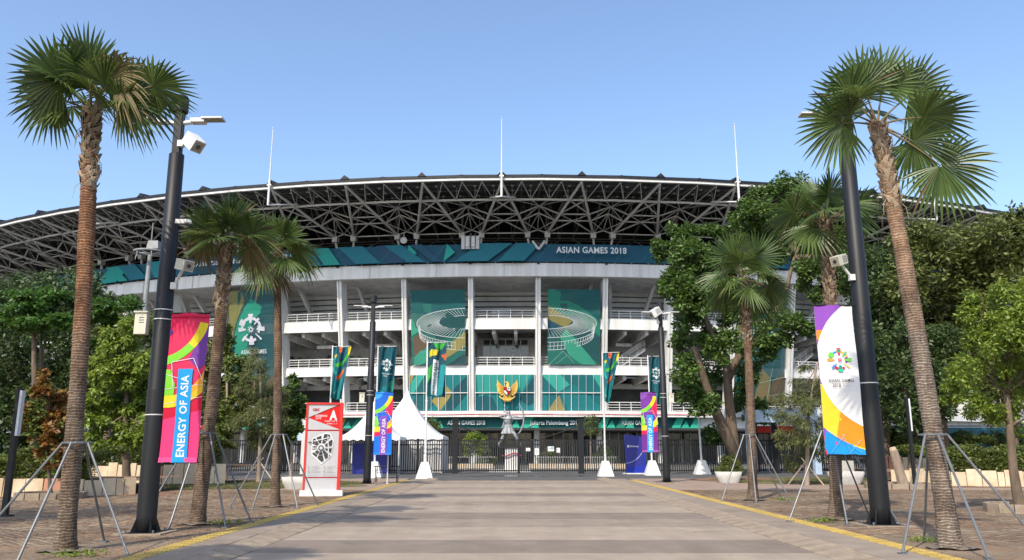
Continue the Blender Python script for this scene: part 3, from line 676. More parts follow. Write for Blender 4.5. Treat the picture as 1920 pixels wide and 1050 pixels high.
def stadium_lines(cx, cy, rx, ry, a0, a1):
    P = []; st = 4.4
    a = a0
    def l(p, q, w=.05): P.append(seg(*p, *q, w))
    while a < a1 - .1:
        b_ = min(a + st, a1)
        l(ell(cx, cy, rx, ry, a), ell(cx, cy, rx, ry, b_), .07); l(ell(cx, cy + .1, rx * .56, ry * .46, a), ell(cx, cy + .1, rx * .56, ry * .46, b_), .06)
        l(ell(cx, cy, rx, ry, a), ell(cx, cy + .1, rx * .56, ry * .46, a), .04)
        if math.sin(R_(a)) < .25:
            for d in (.55, 1.0, 1.45):
                l(ell(cx, cy - d, rx * (.985 - .03 * d), ry, a), ell(cx, cy - d, rx * (.985 - .03 * d), ry, b_), .06)
            l(ell(cx, cy - .5, rx * .97, ry, a), ell(cx, cy - 1.45, rx * .94, ry, a), .055)
        a += st
    return P
zb, zt = 11.7, 20.6; h = zt - zb
scrim(-1, -3.3, 3.35, zb, zt, [([rect(0, 0, 6.7, h)], I('2d7a70')), ([[(0, h), (6.7, h), (6.7, 5.5), (0, 6.2)]], I('22686b')), ([[(0, 3.4), (0, 5.7), (1.0, 4.0)]], I('46b093')),
    ([[(.2, 3.2), (1.2, 3.9), (2.4, 2.6), (1.6, 1.8), (.4, .9)]], I('7a6350')), ([[(.4, .9), (1.9, 2.6), (3.2, .8), (1.0, 0), (.3, 0)]], I('46b093')), ([[(3.0, 0), (6.7, 2.2), (6.7, 4.0), (2.6, .9)]], I('a99f5d')), ([[(4.4, 0), (6.7, 1.4), (6.7, 0)]], I('33585f')), ([[(3.4, 2.8), (6.7, 4.6), (6.7, 6.0), (4.6, 6.3), (2.0, 4.6)]], I('2a5d60')),
    (stadium_lines(6.9, 4.9, 6.2, 1.75, 88, 268), I('e8eeee'))], label='sheer teal banner with the left half of a white line drawing of a stadium')
scrim(1, -2.9, 3.5, zb, zt, [([rect(0, 0, 6.4, h)], I('2d6a68')), ([[(0, h), (1.0, h), (6.4, 5.2), (6.4, 3.4), (3.0, 5.2), (0, 7.0)]], I('2f8f78')), ([[(1.0, h), (6.4, h), (6.4, 5.2)]], I('22666a')), ([[(0, 7.0), (3.0, 5.2), (2.2, 4.3), (0, 5.4)]], I('a39a5c')), ([[(0, 3.6), (0, 5.4), (1.4, 4.6)]], I('2c5a70')),
    ([[(3.2, 0), (6.0, 0), (3.4, 3.0), (2.2, 4.2), (1.5, 3.2)]], I('45b092')), ([[(0, 2.0), (1.7, 1.7), (4.2, 0), (0, 0)]], I('2f7f72')), ([[(3.4, 3.0), (6.4, 0), (6.4, 3.2), (4, 4.6)]], I('2a5f60')),
    (stadium_lines(-.4, 4.9, 6.35, 1.75, -92, 88), I('e8eeee')), ([seg(.2, 0, 1.9, 1.6, .04), seg(1.9, 1.6, 3.2, .2, .04), seg(1.0, 0, 2.4, 1.1, .04)], I('a5cfc0'))], label='sheer teal banner with the right half of a white line drawing of a stadium')
H8 = 15.4
lay4 = [([rect(0, 0, 6.9, H8)], I('1e585f')), ([[(0, H8), (1.9, H8), (2.5, 14.2), (1.0, 11.2), (.3, 9), (0, 9)]], I('8d8c52')), (arc(8.2, 8.2, 5.6, 7.6, 128, 196, 10), I('2f9f84')), ([[(3.4, 14.4), (4.9, 13.2), (3.9, 11.9), (2.2, 13)]], I('2f9f84')),
        ([[(4.6, 0), (6.9, 0), (6.9, 5.1), (5.2, 4.2), (4.4, 2)]], I('6d604c')), ([[(0, 0), (2.6, 0), (4.6, 3.4), (3, 5.4), (0, 4.4)]], I('1f7077'))] + logo(3.3, 10.5, 1.95, 'e4e6f2') + [
        (text('ASIAN GAMES', 3.6, 7.75, 3.7, .52, bold=.02), I('eef0f6')), (text('2018', 2.6, 6.98, 1.15, .48, bold=.02), I('eef0f6')), ([rect(3.38, 6.7, 3.42, 7.3)], I('eef0f6')), (text('Jakarta', 3.5, 7.14, .8, .2, align='l', bold=0), I('eef0f6')), (text('Palembang', 3.5, 6.84, 1.1, .2, align='l', bold=0), I('eef0f6'))]
scrim(-4, -3.35, 3.5, 6.0, 21.4, lay4, r=.2, label='tall teal banner with a white radial games emblem')
scrim(4, -3.45, 3.35, 6.0, 21.4, lay4[:6] + logo(3.4, 11.2, 2.0, 'e4e6f2') + [([[(2.2, 0), (4.6, 0), (4.8, 4.4), (3.4, 5.6)]], I('8a7d55')), ([seg(0, 3, 6.9, 4.6, .05), seg(0, 1.4, 6.9, 2.6, .05), seg(1, 0, 2.4, 5.4, .05), seg(4, 0, 5, 5.6, .05)], I('a5cfc0'))], r=.2, label='tall teal banner partly hidden by the big tree')
# the printed band round the rim
def uv_phi(u, r, z):
    lo, hi = -.8, .8
    for _ in range(40):
        m = (lo + hi) / 2; X = CX + r * math.sin(m); Y = CY - r * math.cos(m); F = Y * .97797 + (z - 1.6) * .20876
        if 960 + 1495 * X / F < u: lo = m
        else: hi = m
    return lo
rb = 129.95
def sarc(u): return rb * uv_phi(u, rb, 25.2)
b = MB(); A = -132.; Bx = 132.
lay = [([rect(A + i * 4, 0, A + i * 4 + 4, 2.35) for i in range(66)], I('24607a'))]
r_ = random.Random(11); x = A
cols = ['267f92', '2aa39b', '2a5a78', '23788c', '27939a', '2a5674']
for i in range(80):
    w = r_.uniform(1.2, 4.2); sl = r_.choice((-1, 1)) * r_.uniform(1.5, 3.0)
    if not any(abs(x + w / 2 - sarc(u)) < 8.5 for u in (1106, 430)):
        lay.append(([[(x, 0), (x + w, 0), (x + w + sl, 2.35), (x + sl, 2.35)]], I(r_.choice(cols))))
        if r_.random() < .4: lay.append(([[(x + w, 0), (x + w + 1.4, 1.2), (x + w + .4, 2.35)]], I('2fb3a5')))
    x += w + r_.uniform(.2, 2.0)
lay.append(([seg(A + i * 3.1, 0, A + i * 3.1 + 1.8, 2.3, .03) for i in range(84)], I('3a8f9a')))
lay.append((text('ASIAN GAMES 2018', sarc(1106), 1.3, sarc(1171) - sarc(1042), .82, bold=.03), I('f2f4f6')))
lay.append((text('Jakarta Palembang 2018', sarc(364), 1.2, 16.0, .82, align='l', bold=.02), I('f2f4f6')))
f = lambda x, y, o: PR(rb + o + .03 * math.sin(x * 2.1), x / rb, 23.7 + y * .93)
printed(lay, 264., 2.35, f, 132, 1, b, .012, x0=A)
part('rim_banner', b, stad)
# lower printed strip
rg = 125.55
def sg_(u): return rg * uv_phi(u, rg, 4.9)
b = MB(); A = sg_(440); Bx = sg_(1311)
lay = [([rect(A + (Bx - A) * i / 20, 0, A + (Bx - A) * (i + 1) / 20, 1.3) for i in range(20)], I('17605f'))]
x = A
for i in range(26):
    if not any(a < x < c for a, c in ((sg_(826), sg_(905)), (sg_(982), sg_(1086)), (sg_(1155), sg_(1240)))):
        lay.append(([[(x, 0), (x + .8, 1.3), (x + 1.7, 1.3), (x + 1.1, 0)]], I(r_.choice(['a8a04f', '35b79a', '2a8f78'])))); lay.append(([[(x + 1.2, 0), (x + 1.9, .9), (x + 2.3, 0)]], I('35b79a')))
    x += 2.3
lay += [(text('ASIAN GAMES 2018', sg_(875), .64, sg_(910) - sg_(840), .5, bold=.012), I('f2f6f6')), (text('Jakarta Palembang 2018', sg_(1040), .64, sg_(1086) - sg_(993), .5, bold=.012), I('f2f6f6')), (text('ASIAN GAMES 2018', sg_(1164), .64, sg_(910) - sg_(840), .5, align='l', bold=.012), I('f2f6f6'))]
f = lambda x, y, o: PR(rg + o, x / rg, 4.22 + y)
printed(lay, Bx - A, 1.3, f, 30, 1, b, .01, x0=A); part('entrance_banner', b, stad)
b = MB(); sector(b, 126.72, 126.76, phik(-6), phik(6), 5.78, 5.84, M['red'], 24); part('red_stripe', b, stad)
# masts on the rim
def mast(k):
    a = phik(k); b = MB()
    b.tube([PR(139.95, 0, 28.6), PR(139.95, 0, 31.6)], .13, M['white'], 8); b.tube([PR(139.95, 0, 31.6), PR(139.95, 0, 33.4), PR(139.95, 0, 37.9)], [.085, .07, .035], M['white'], 8)
    for sg in (-1, 1): b.bar(PR(139.95, 0, 28.65), N(.70, .17 * DP * sg, .0), .1, M['white'], 5)
    b.box(PR(139.8, 0, 31.0), (.5, .5, .16), M['white']); b.lathe([(.06, 0), (.1, .05), (.06, .12)], M['white'], 8, PR(139.95, 0, 37.85))
    part('lightning_mast', b, stad, rot=(0, 0, a))
for k in (-15, -12, -9, -6, -3, 0, 3, 6, 9, 12, 15): mast(k)
# equipment hanging under the roof
b = MB(); b.box((0, 0, 0), (2.15, .25, 1.6), M['ltgrey']); b.box((-.35, -.2, 0), (.4, .2, 1.1), M['white']); b.box((.35, -.2, 0), (.4, .2, 1.1), M['white'])
for x in (-.62, 0, .1, .6): b.bar((x, -.2, -.9), (x, -.2, 1.1), .04, M['grey'])
part('antenna_panel', b, stad, loc=PR(130.6, uv_phi(882, 130.6, 26), 25.95), rot=(0, 0, uv_phi(882, 128.8, 26.8)))
b = MB(); b.tube([(0, 0, 0), (0, -.12, 0)], [.42, .42], M['ltgrey'], 20); b.bar((0, 0, .4), (0, .1, 1.0), .05, T)
part('satellite_dish', b, stad, loc=PR(129.8, uv_phi(757, 129.8, 26.5), 26.6))
b = MB()
for sg in (-1, 1): b.bar((.75 * sg, 0, .55), (0, -.1, -.5), .16, M['ltgrey']); b.bar((.75 * sg, 0, .55), (.1 * sg, 0, .5), .06, M['black'])
b.box((0, 0, .1), (.6, .2, .6), M['black']); part('loudspeaker', b, stad, loc=PR(130.4, uv_phi(1010, 130.4, 26.2), 25.6))
# golden eagle emblem with shield
def emblem():
    b = MB(); G_ = M['gold']
    wing = [(.25, .15), (.75, .35), (1.15, .75), (1.36, 1.3), (1.5, .6), (1.42, -.1), (1.2, -.6), (.8, -.95), (.4, -.75), (.2, -.4)]
    for sg in (-1, 1):
        W2 = [(x * sg, z) for x, z in wing]; b.prism(W2 if sg > 0 else W2[::-1], -.08, .06, G_)
        for i in range(6):
            t = i / 5; x0, z0 = .35 + .1 * t, .1 - .5 * t; x1, z1 = 1.34 - .35 * t * t, 1.05 - 1.75 * t
            b.tube([(x0 * sg, -.1, z0), ((x0 + x1) / 2 * sg + .06 * sg, -.14, (z0 + z1) / 2), (x1 * sg, -.1, z1)], [.05, .07, .03], G_, 5)
        b.tube([(.15 * sg, -.1, -.75), (.4 * sg, -.12, -1.0), (.55 * sg, -.12, -1.25)], [.13, .11, .07], G_, 6)
        for q in (-.12, 0, .12): b.tube([(.55 * sg, -.12, -1.22), ((.6 + q) * sg, -.16, -1.42)], [.05, .02], G_, 5)
        b.tube([(0, -.14, -1.62), (.5 * sg, -.16, -1.5), (.9 * sg, -.12, -1.25), (1.12 * sg, -.1, -1.0)], [.09, .1, .1, .07], G_, 6)
    b.prism([(-.28, -.8), (.28, -.8), (.55, -1.6), (.25, -1.78), (-.25, -1.78), (-.55, -1.6)], -.1, .05, G_)
    for q in (-.3, -.1, .1, .3): b.tube([(q * .5, -.12, -.85), (q * 1.5, -.14, -1.72)], [.05, .08], G_, 5)
    b.tube([(.05, -.05, 0), (.08, -.08, .45), (.12, -.08, .75), (0, -.1, .93), (-.16, -.1, .93)], [.42, .3, .19, .17, .13], G_, 10)
    b.tube([(-.2, -.1, .95), (-.36, -.1, .88), (-.42, -.1, .76)], [.1, .07, .02], G_, 7)
    b.lathe([(.05, 0), (.42, .1), (.45, .5), (.1, .8)], G_, 12, (0, 0, -.6))
    part_ = [('gold_eagle', b)]
    s2 = MB(); shield = [(-.46, .22), (.46, .22), (.46, -.35), (.3, -.65), (0, -.88), (-.3, -.65), (-.46, -.35)]
    f = lambda x, y, o: (x, -.44 - o, y)
    s2.prism([(x * 1.1, z * 1.1) for x, z in shield], -.44, -.1, M['black'])
    for poly, c in (([(-.46, .22), (0, .22), (0, -.28), (-.46, -.28)], 'b01a20'), ([(0, .22), (.46, .22), (.46, -.28), (0, -.28)], 'f0f0ea'), ([(-.46, -.28), (0, -.28), (0, -.88), (-.3, -.65), (-.46, -.35)], 'f0f0ea'), ([(0, -.28), (.46, -.28), (.46, -.35), (.3, -.65), (0, -.88)], 'b01a20'), ([(-.15, -.15), (.15, -.15), (.15, -.35), (0, -.5), (-.15, -.35)], '14120f')):
        s2.add([f(x, y, .012 if c != '14120f' else .03) for x, y in poly], [tuple(range(len(poly)))], ink(c, False))
    s2.add([f(x, y, .03) for x, y in disc(.23, .02, .13, 10)], [tuple(range(10))], ink('3f8f4a', False))
    s2.add([f(x, y, .034) for x, y in [(0, -.16), (.06, -.22), (.1, -.3), (0, -.26), (-.1, -.3), (-.06, -.22)]], [tuple(range(6))], ink('e0b030', False))
    a = uv_phi(951, 127.3, 8.6); e = part('eagle_emblem', b, stad, smooth=False, loc=PR(127.3, a, 8.75), rot=(0, 0, a)); e.scale = (.84, 1, .84)
    part('shield', s2, e)
emblem()

# ------------------------------------------------------------------ fence and gate in front of the stadium
def fence_run(label, x0, x1, y0, y1, hh=2.45, sp=.165, group=None, cat='fence', bigposts=()):
    t = thing('steel_fence' if cat == 'fence' else 'steel_gate', label, cat, (x0, y0, -.1), math.atan2(y1 - y0, x1 - x0), group)
    L = math.hypot(x1 - x0, y1 - y0); b = MB(); b.box((0, 0, hh / 2 + .05), (.075, .06, hh - .1), M['blackfence']); pm = b.mesh('picket')
    n = int(L / sp)
    for i in range(1, n): part('picket', pm, t, loc=(i * L / n, 0, 0))
    for z in (.22, hh - .35, hh - .02):
        b = MB(); b.box((L / 2, 0, z), (L, .06, .08), M['blackfence']); part('rail', b, t)
    for x in (0, L):
        b = MB(); b.box((x, 0, hh / 2 + .05), (.10, .10, hh + .1), M['black']); part('post', b, t)
    return t
fence_run('black picket fence between the white tents and the left gate post', -17.2, -7.1, 61.0, 61.0)
fence_run('black picket fence stretch just left of the tall left gate post', -7.0, -4.4, 61.0, 61.0)
fence_run('closed left leaf of the black sliding gate before the archer statue', -4.1, .45, 60.9, 60.9, cat='gate', group=None)
g2 = fence_run('closed right leaf of the black gate with four paper notices', .55, 5.0, 60.9, 60.9, cat='gate')
fence_run('black picket fence behind the dark blue signboard', 5.3, 16.0, 61.0, 61.0)
fence_run('black picket fence behind the feathery young tree on the right', 18.5, 27.5, 62.5, 62.5, sp=.17)
fence_run('black picket fence at the left behind the parked car and shrubs', -30.0, -23.6, 62.5, 62.5, sp=.17)
fence_run('black fence panel between the white pillar and white portal', -22.6, -17.4, 62.5, 62.5, sp=.17)
for x, z, w, h in ((1.2, 1.75, .32, .24), (1.85, 1.6, .32, .5), (2.9, 1.8, .46, .36), (3.45, 1.7, .26, .34)):
    b = MB(); b.box((0, 0, 0), (w, .01, h), ink('f2f2f0', False)); b.box((-.02, -.008, .03), (w * .6, .004, h * .12), ink('9aa8b5', False)); b.box((-.02, -.008, -h * .2), (w * .66, .004, h * .06), ink('b0b0b0', False))
    if w > .4: b.box((w * .22, -.01, .06), (w * .36, .004, h * .5), ink('8fc0dc', False))
    o = part('notice', b, None, loc=(x, 60.84, z - .1)); tag(o, {1.2: 'small white landscape notice, leftmost on the gate', 1.85: 'white upright paper notice, second from left on the gate', 2.9: 'white notice with pale blue picture on the gate', 3.45: 'small white upright notice, rightmost on the gate'}[x], 'notice')
for x, lb in ((-4.25, 'tall black gate post left of the archer statue'), (5.15, 'tall black gate post right of the archer statue')):
    t = thing('gate_post', lb, 'post', (x, 60.9, -.1)); b = MB(); b.box((0, 0, 1.95), (.42, .42, 3.9), M['black']); part('shaft', b, t)
    b = MB(); b.box((0, 0, 3.95), (.5, .5, .12), M['black']); b.box((.1, 0, 3.1), (.5, .3, .3), M['black']); part('cap', b, t)
    sg = 1 if x < 0 else -1; b = MB(); b.tube([(sg * (.2 + 4.4 * q / 8), 0, 3.5 - 1.1 * math.sin(q / 8 * math.pi / 2)) for q in range(9)], .03, M['black'], 5); part('cable', b, t)

# ------------------------------------------------------------------ lamp masts
def banner_print(kind):
    w, h = .78, 3.02; L = []
    if kind == 'white':
        cx, cy = 1.42, 1.87
        big = disc(1.32, 1.95, 1.93, 72); sheet = rect(0, 0, w, h)
        L = [([sheet], I('9a56c4')), ([rect(0, 0, .4, .35)], I('e0285a')), ([[(.05, 0), (w, 0), (w, .9), (.1, .62), (-.02, .2)]], I('1f9cf0'))]
        y2 = clipc(ccw(big), rect(-.1, -.1, 2, 1.4)); L += [([y2], I('f7dc3a'))]
        L += [([clipc(y2, ccw([(.42, 1.2), (.20, .42), (.20, -.2), (1, -.2), (1, 1.2)]))], I('f79a26'))] if False else [([clipc(y2, [(.47, 1.3), (.24, .3), (1.2, .0), (1.2, 1.3)])], I('f79a26'))]
        L += [([rect(-.1, 2.3, .3, 2.5)], I('f79a26')), ([disc(1.38, 1.84, 1.42, 72)], I('f4f4f2'))]
        L += logo(.40, 1.88, .245) + [(text('ASIAN GAMES', .40, 1.47, .5, .068, bold=.01), I('3a3f4a')), (text('2018', .30, 1.375, .16, .068, bold=.01), I('3a3f4a')),
              (text('Jakarta', .42, 1.395, .11, .02, align='l', bold=0), I('a8abb0')), (text('Palembang', .42, 1.36, .15, .02, align='l', bold=0), I('a8abb0'))]
        L += [([seg(.05, .5, .7, .05, .006), seg(.35, .4, .5, 0, .006), seg(.1, .05, .4, .4, .006), seg(.45, .02, .7, .3, .006)], I('7fc2ee'))]
        return L
    base, dark, lab, txt, strip = {'pink': ('e8315f', 'd1173f', '1fa2ee', 'f4f4f4', 'e8579a'), 'blue': ('1c6ad8', '2a86ea', '8a4fc0', 'f4f4f4', '2f8af0'), 'purple': ('7d3aa0', '9a58c0', '28a4f0', 'f4f4f4', 'a560a8')}[kind]
    low = {'pink': 'ec3f80', 'blue': '1878e6', 'purple': '7a2f96'}[kind]
    L = [([rect(0, 0, w, h)], I(base)), ([rect(0, 0, w, 1.0)], I(low)), (arc(-.2, 3.2, .0, .62, -90, 0, 8), I({'pink': 'f0205a', 'blue': '3fa8f0', 'purple': '8f56b4'}[kind])),
         ([[(0, .85), (.78, 1.05), (.78, 1.3), (0, 1.15)]], I({'pink': 'd8163f', 'blue': 'e0285a', 'purple': 'e0285a'}[kind])),
         ([[(.45, 2.05), (.62, 2.5), (.78, 2.75), (.78, 1.95), (.66, 1.85)]], I({'pink': '7a3fa0', 'blue': 'e0285a', 'purple': 'e0285a'}[kind])),
         (arc(-.25, 2.95, .86, 1.03, -76, -40, 8), I('86dc3c')), (arc(-.25, 2.95, .86, 1.03, -40, -8, 8), I('f4dc2e')), ([[(.0, 2.55), (.07, 2.62), (0, 2.7)]], I('6a3f9c')),
         ([[(0, 1.25), (.18, 1.2), (.2, 1.55), (.08, 1.85), (0, 1.85)]], I('86dc3c')), (arc(.05, 2.1, .78, 1.02, -95, -58, 8), I('f4dc2e')), (arc(.05, 2.1, .78, 1.02, -58, -20, 8), I('f7a832' if kind != 'purple' else 'f4dc2e')),
         (arc(.05, 2.1, .9, 1.02, -80, -30, 6), I('f4dc2e' if kind != 'pink' else 'f2c030')),
         ([seg(.1, 2.0, .55, 2.08, .012), seg(.55, 2.08, .78, 1.6, .012), seg(.1, 2.0, .16, 1.5, .012), seg(0, 1.45, .78, 1.55, .01), seg(0, 1.75, .5, 1.6, .01), seg(0, 1.15, .78, 1.3, .01)], I('f0e8ee')),
         ([rect(0, 0, w, .10)], I(strip)), ([rect(.26, 0, .56, 1.86)], I(lab)), (text('ENERGY OF ASIA', .41, .92, 1.62, .165, rot=math.pi / 2, bold=.025), I(txt)), ([rect(0, 2.93, w, 2.96)], I(dark))]
    return L
def lamp_banner(name, label, kind, x, y, z0, side, group, sc=1.0, grp='banners on the lamp masts', big=1.0):
    t = thing(name, label, 'banner', (x, y, z0), 0, grp); t.scale = (big, big, big); b = MB(); w, h = .78, 3.02
    fl = lambda a, c, o: (a * sc, -o + .022 * math.sin(a * 6 + c * .9) + .02 * math.sin(c * 2.6 + a) + .016 * math.sin(a * 13 + c * 4) * math.exp(-min(c, abs(3.02 - c)) * 1.6), c)
    printed(banner_print(kind), w, h, fl, 8, 20, b, .0018)
    bk = MB(); 
    for i in range(8):
        for j in range(20):
            a0, a1, c0, c1 = w * i / 8, w * (i + 1) / 8, h * j / 20, h * (j + 1) / 20
            bk.add([fl(a0, c0, -.006), fl(a1, c0, -.006), fl(a1, c1, -.006), fl(a0, c1, -.006)], [(0, 1, 2, 3)], I('d8d8d8'))
    part('banner_back', bk, t); part('printed_cloth', b, t, True)
    px = -.22 if side > 0 else w * sc + .22
    for z in (.0, h):
        r = MB(); r.tube([(px, 0.02, z), (-.02 if side < 0 else w * sc + .02, 0.02, z)], .016, M['black'], 8); part('banner_arm', r, t)
    return t
def light_head(b, sx):
    b.tube([(sx * .1, 0, 8.62), (sx * .3, 0, 8.64)], .05, M['ltgrey'], 8)
    b.box((sx * .42, 0, 8.66), (.3, .2, .09), M['ltgrey']); b.box((sx * .74, 0, 8.70), (.46, .26, .035), M['ltgrey']); b.box((sx * .74, 0, 8.678), (.42, .22, .014), M['led'])
def boxcam(parent, p, aim, m, arm_from, scale=1.0):
    t = thing('security_camera', '', 'camera', p); R = Vector(aim).normalized().to_track_quat('Y', 'Z').to_matrix(); s = scale
    b = MB(); b.box((0, 0, 0), (.24 * s, .34 * s, .24 * s), m, R); part('camera_body', b, t)
    b = MB()
    for i in range(5): b.box(R @ Vector((-.122 * s, (-.13 + i * .035) * s, .0)), (.004, .016 * s, .17 * s), M['grey'], R)
    b.box(R @ Vector((0, .173 * s, 0)), (.2 * s, .01, .2 * s), M['led'], R); b.tube([R @ Vector((0, .17 * s, 0)), R @ Vector((0, .19 * s, 0))], .045 * s, M['glassdark'], 12); part('lens_plate', b, t)
    a = Vector(arm_from) - Vector(p); b = MB(); b.tube([a, a * .5 + Vector((0, 0, -.02)), Vector((0, 0, -.02))], .032, M['white'], 6); b.box(a, (.12, .12, .14), M['white']); part('camera_arm', b, t)
    return t
def lamp(x, y, label, boxes=(), bands=(2.3, 4.25, 4.45), heads=(-1, 1), w0=.19, rz=0, cap_dx=.0):
    t = thing('lamp_mast', label, 'lamp post', (x, y, 0), rz, 'black round lamp masts along the driveway')
    b = MB(); b.lathe([(w0, 0), (w0, .35), (w0 - .005, 2.8), (w0 - .006, 2.81), (w0 - .012, 2.83), (w0 - .018, 5.4), (w0 - .026, 5.42), (w0 - .034, 7.88), (w0 - .06, 7.9), (.12, 7.91)], M['black'], 28); part('pole', b, t, True)
    b = MB(); b.box((0, 0, 8.45), (.155, .155, 1.1), M['black']); b.box((0, 0, 8.45), (.2, .1, 1.08), M['black']); part('upper_post', b, t)
    b = MB(); b.lathe([(.15, 8.86), (.165, 8.88), (.165, 9.2), (.14, 9.24)], M['black'], 20, (cap_dx, 0, 0)); b.box((0, 0, 8.95), (.12, .12, .3), M['black']); part('lamp_head', b, t, False)
    for i in range(4):
        a = math.pi / 4 + i * math.pi / 2
        b = MB(); b.prism([(0, 0), (.12, 0), (.0, .3)], -.008, .008, M['black']); part('foot_rib', b, t, loc=(math.cos(a) * (w0 - .01), math.sin(a) * (w0 - .01), .03), rot=(0, 0, a))
    b = MB(); b.box((0, 0, .015), (.68, .68, .03), M['black']); b.box((0, 0, -.02), (.95, .85, .09), M['kerb'])
    for i in (-1, 1):
        for j in (-1, 1): b.lathe([(.02, .03), (.02, .08)], M['grey'], 8, (.27 * i, .27 * j, 0))
    part('base_plate', b, t)
    for z in bands: b = MB(); b.lathe([(w0 - .004, -.012), (w0 + .003, -.01), (w0 + .003, .01), (w0 - .004, .012)], M['ltgrey'], 28, closed=False); part('steel_band', b, t, loc=(0, 0, z))
    for hsd in heads: b = MB(); light_head(b, hsd); part('light_arm', b, t)
    return t
lamp(-7.22, 16.39, 'thick black lamp mast behind the pink banner, nearest on the left', rz=0).rotation_euler = (0, -.009, 0)
lamp(8.05, 18.1, 'thick black lamp mast beside the white banner, nearest on the right', heads=(-1,), bands=(2.8,)).scale = (1.1, 1.1, 1.1)
lamp(-6.97, 39.5, 'far black lamp mast between the map sign and the blue banner', w0=.18)
lamp(7.8, 41.4, 'far black lamp mast right of the purple banner', w0=.18)
lamp_banner('lamp_banner', 'pink banner with green and yellow arcs on the left near mast', 'pink', -7.05, 16.30, 1.36, 1, None)
lamp_banner('lamp_banner', 'white banner with colourful radial emblem beside the right near mast', 'white', 6.93, 18.0, 1.5, -1, None, 1.0, big=1.11)
lamp_banner('lamp_banner', 'bright blue banner with purple label on the far left mast', 'blue', -6.70, 39.4, 1.38, 1, None, 1.12)
lamp_banner('lamp_banner', 'purple banner with blue label beside the far right mast', 'purple', 6.60, 41.3, 1.50, -1, None, 1.05)
c = boxcam(None, (-6.82, 16.1, 8.05), (.65, -.35, -.65), M['white'], (-7.18, 16.3, 8.1), 1.15); c['label'] = 'white box camera near the top of the left near mast'
c = boxcam(None, tuple(at(346, 497, 16.1)), (.75, -.55, -.25), M['beige'], (-7.05, 16.3, 4.95), .95); c['label'] = 'beige box camera at middle height of the left near mast'
c = boxcam(None, tuple(at(1573, 488, 17.9)), (-.75, -.5, -.3), M['beige'], (7.85, 18.0, 5.5), .95); c['label'] = 'beige box camera at middle height of the right near mast'
c = boxcam(None, tuple(at(1228, 586, 41.0)), (-.8, -.3, -.55), M['white'], (7.65, 41.3, 8.15), 1.6); c['label'] = 'white box camera near the top of the far right mast'
t = thing('dome_camera', 'small white dome camera on an arm from the left near mast', 'camera', tuple(at(352, 418, 16.3)))
b = MB(); b.box((-.12, 0, .03), (.26, .09, .09), M['white']); part('bracket', b, t); b = MB(); b.lathe([(.075, .06), (.085, 0), (.06, -.02)], M['white'], 14); b.lathe([(.055, -.02), (.05, -.05), (.02, -.075)], M['glassdark'], 14); part('dome', b, t)
def cabinet(p, label):
    t = thing('control_box', label, 'box', p); b = MB(); b.box((0, 0, 0), (.24, .16, .44), M['beige']); b.box((0, -.01, .235), (.28, .2, .03), M['beige']); part('cabinet', b, t)
    b = MB()
    for i in range(3): b.box((.02, -.084, .12 - i * .05), (.1, .01, .014), M['grey'])
    part('louvre', b, t); return t
cabinet((-7.6, 16.2, 4.14), 'beige louvred box strapped to the left near mast')
cabinet((8.14, 41.15, 4.2), 'beige box strapped to the far right mast'); cabinet((-7.32, 39.3, 4.1), 'beige box strapped to the far left mast')
for (sx, sy, lb) in ((-7.1, 39.5, 0),): pass
# thin bollard lights
def bollard_light(x, y, h, label, lean):
    t = thing('bollard_light', label, 'light post', (x, y, 0), 0, 'slim black light posts with white light panels'); b = MB(); b.box((0, 0, h / 2), (.13, .13, h), M['black'], (0, lean, 0)); part('post', b, t)
    b = MB(); b.box((.075 + h * .78 * math.sin(lean), -.02, h * .8), (.06, .14, h * .36), ink('e8eaec', False), (0, lean, 0)); part('light_panel', b, t)
    b = MB(); b.box((0, 0, .02), (.3, .3, .04), M['black']); part('foot', b, t)
bollard_light(-12.55, 20.5, 3.15, 'slim black light post with white panel at the far left edge', 0)
bollard_light(17.4, 35.5, 3.9, 'slim black light post with white panel beside the tree stump', 0)

# weather mast with a round platform
t = thing('instrument_mast', 'grey pole with a round ring platform behind the left near mast', 'mast', (at(281, 480, 62).x, 62.0, 0)); t.scale = (1.9, 1.9, 1.9); b = MB(); b.tube([(0, 0, 0), (0, 0, 4), (.0, 0, 8.9)], [.13, .12, .09], M['midgrey'], 12); part('pole', b, t)
b = MB()
for r in (.62, .5): b.tube([(r * math.cos(i * math.pi / 12), r * math.sin(i * math.pi / 12), 9.0) for i in range(25)], .045, M['midgrey'], 5)
for i in range(6): a = i * math.pi / 3; b.bar((0, 0, 8.95), (.6 * math.cos(a), .6 * math.sin(a), 8.98), .03, M['midgrey']); b.bar((.6 * math.cos(a), .6 * math.sin(a), 8.98), (.6 * math.cos(a), .6 * math.sin(a), 8.7), .02, M['midgrey'])
part('ring_platform', b, t); b = MB(); b.box((.15, 0, 9.3), (.5, .4, .35), M['midgrey'], taper=.8); b.bar((0, 0, 9.2), (0, 0, 10.3), .02, M['midgrey']); part('instrument_box', b, t)

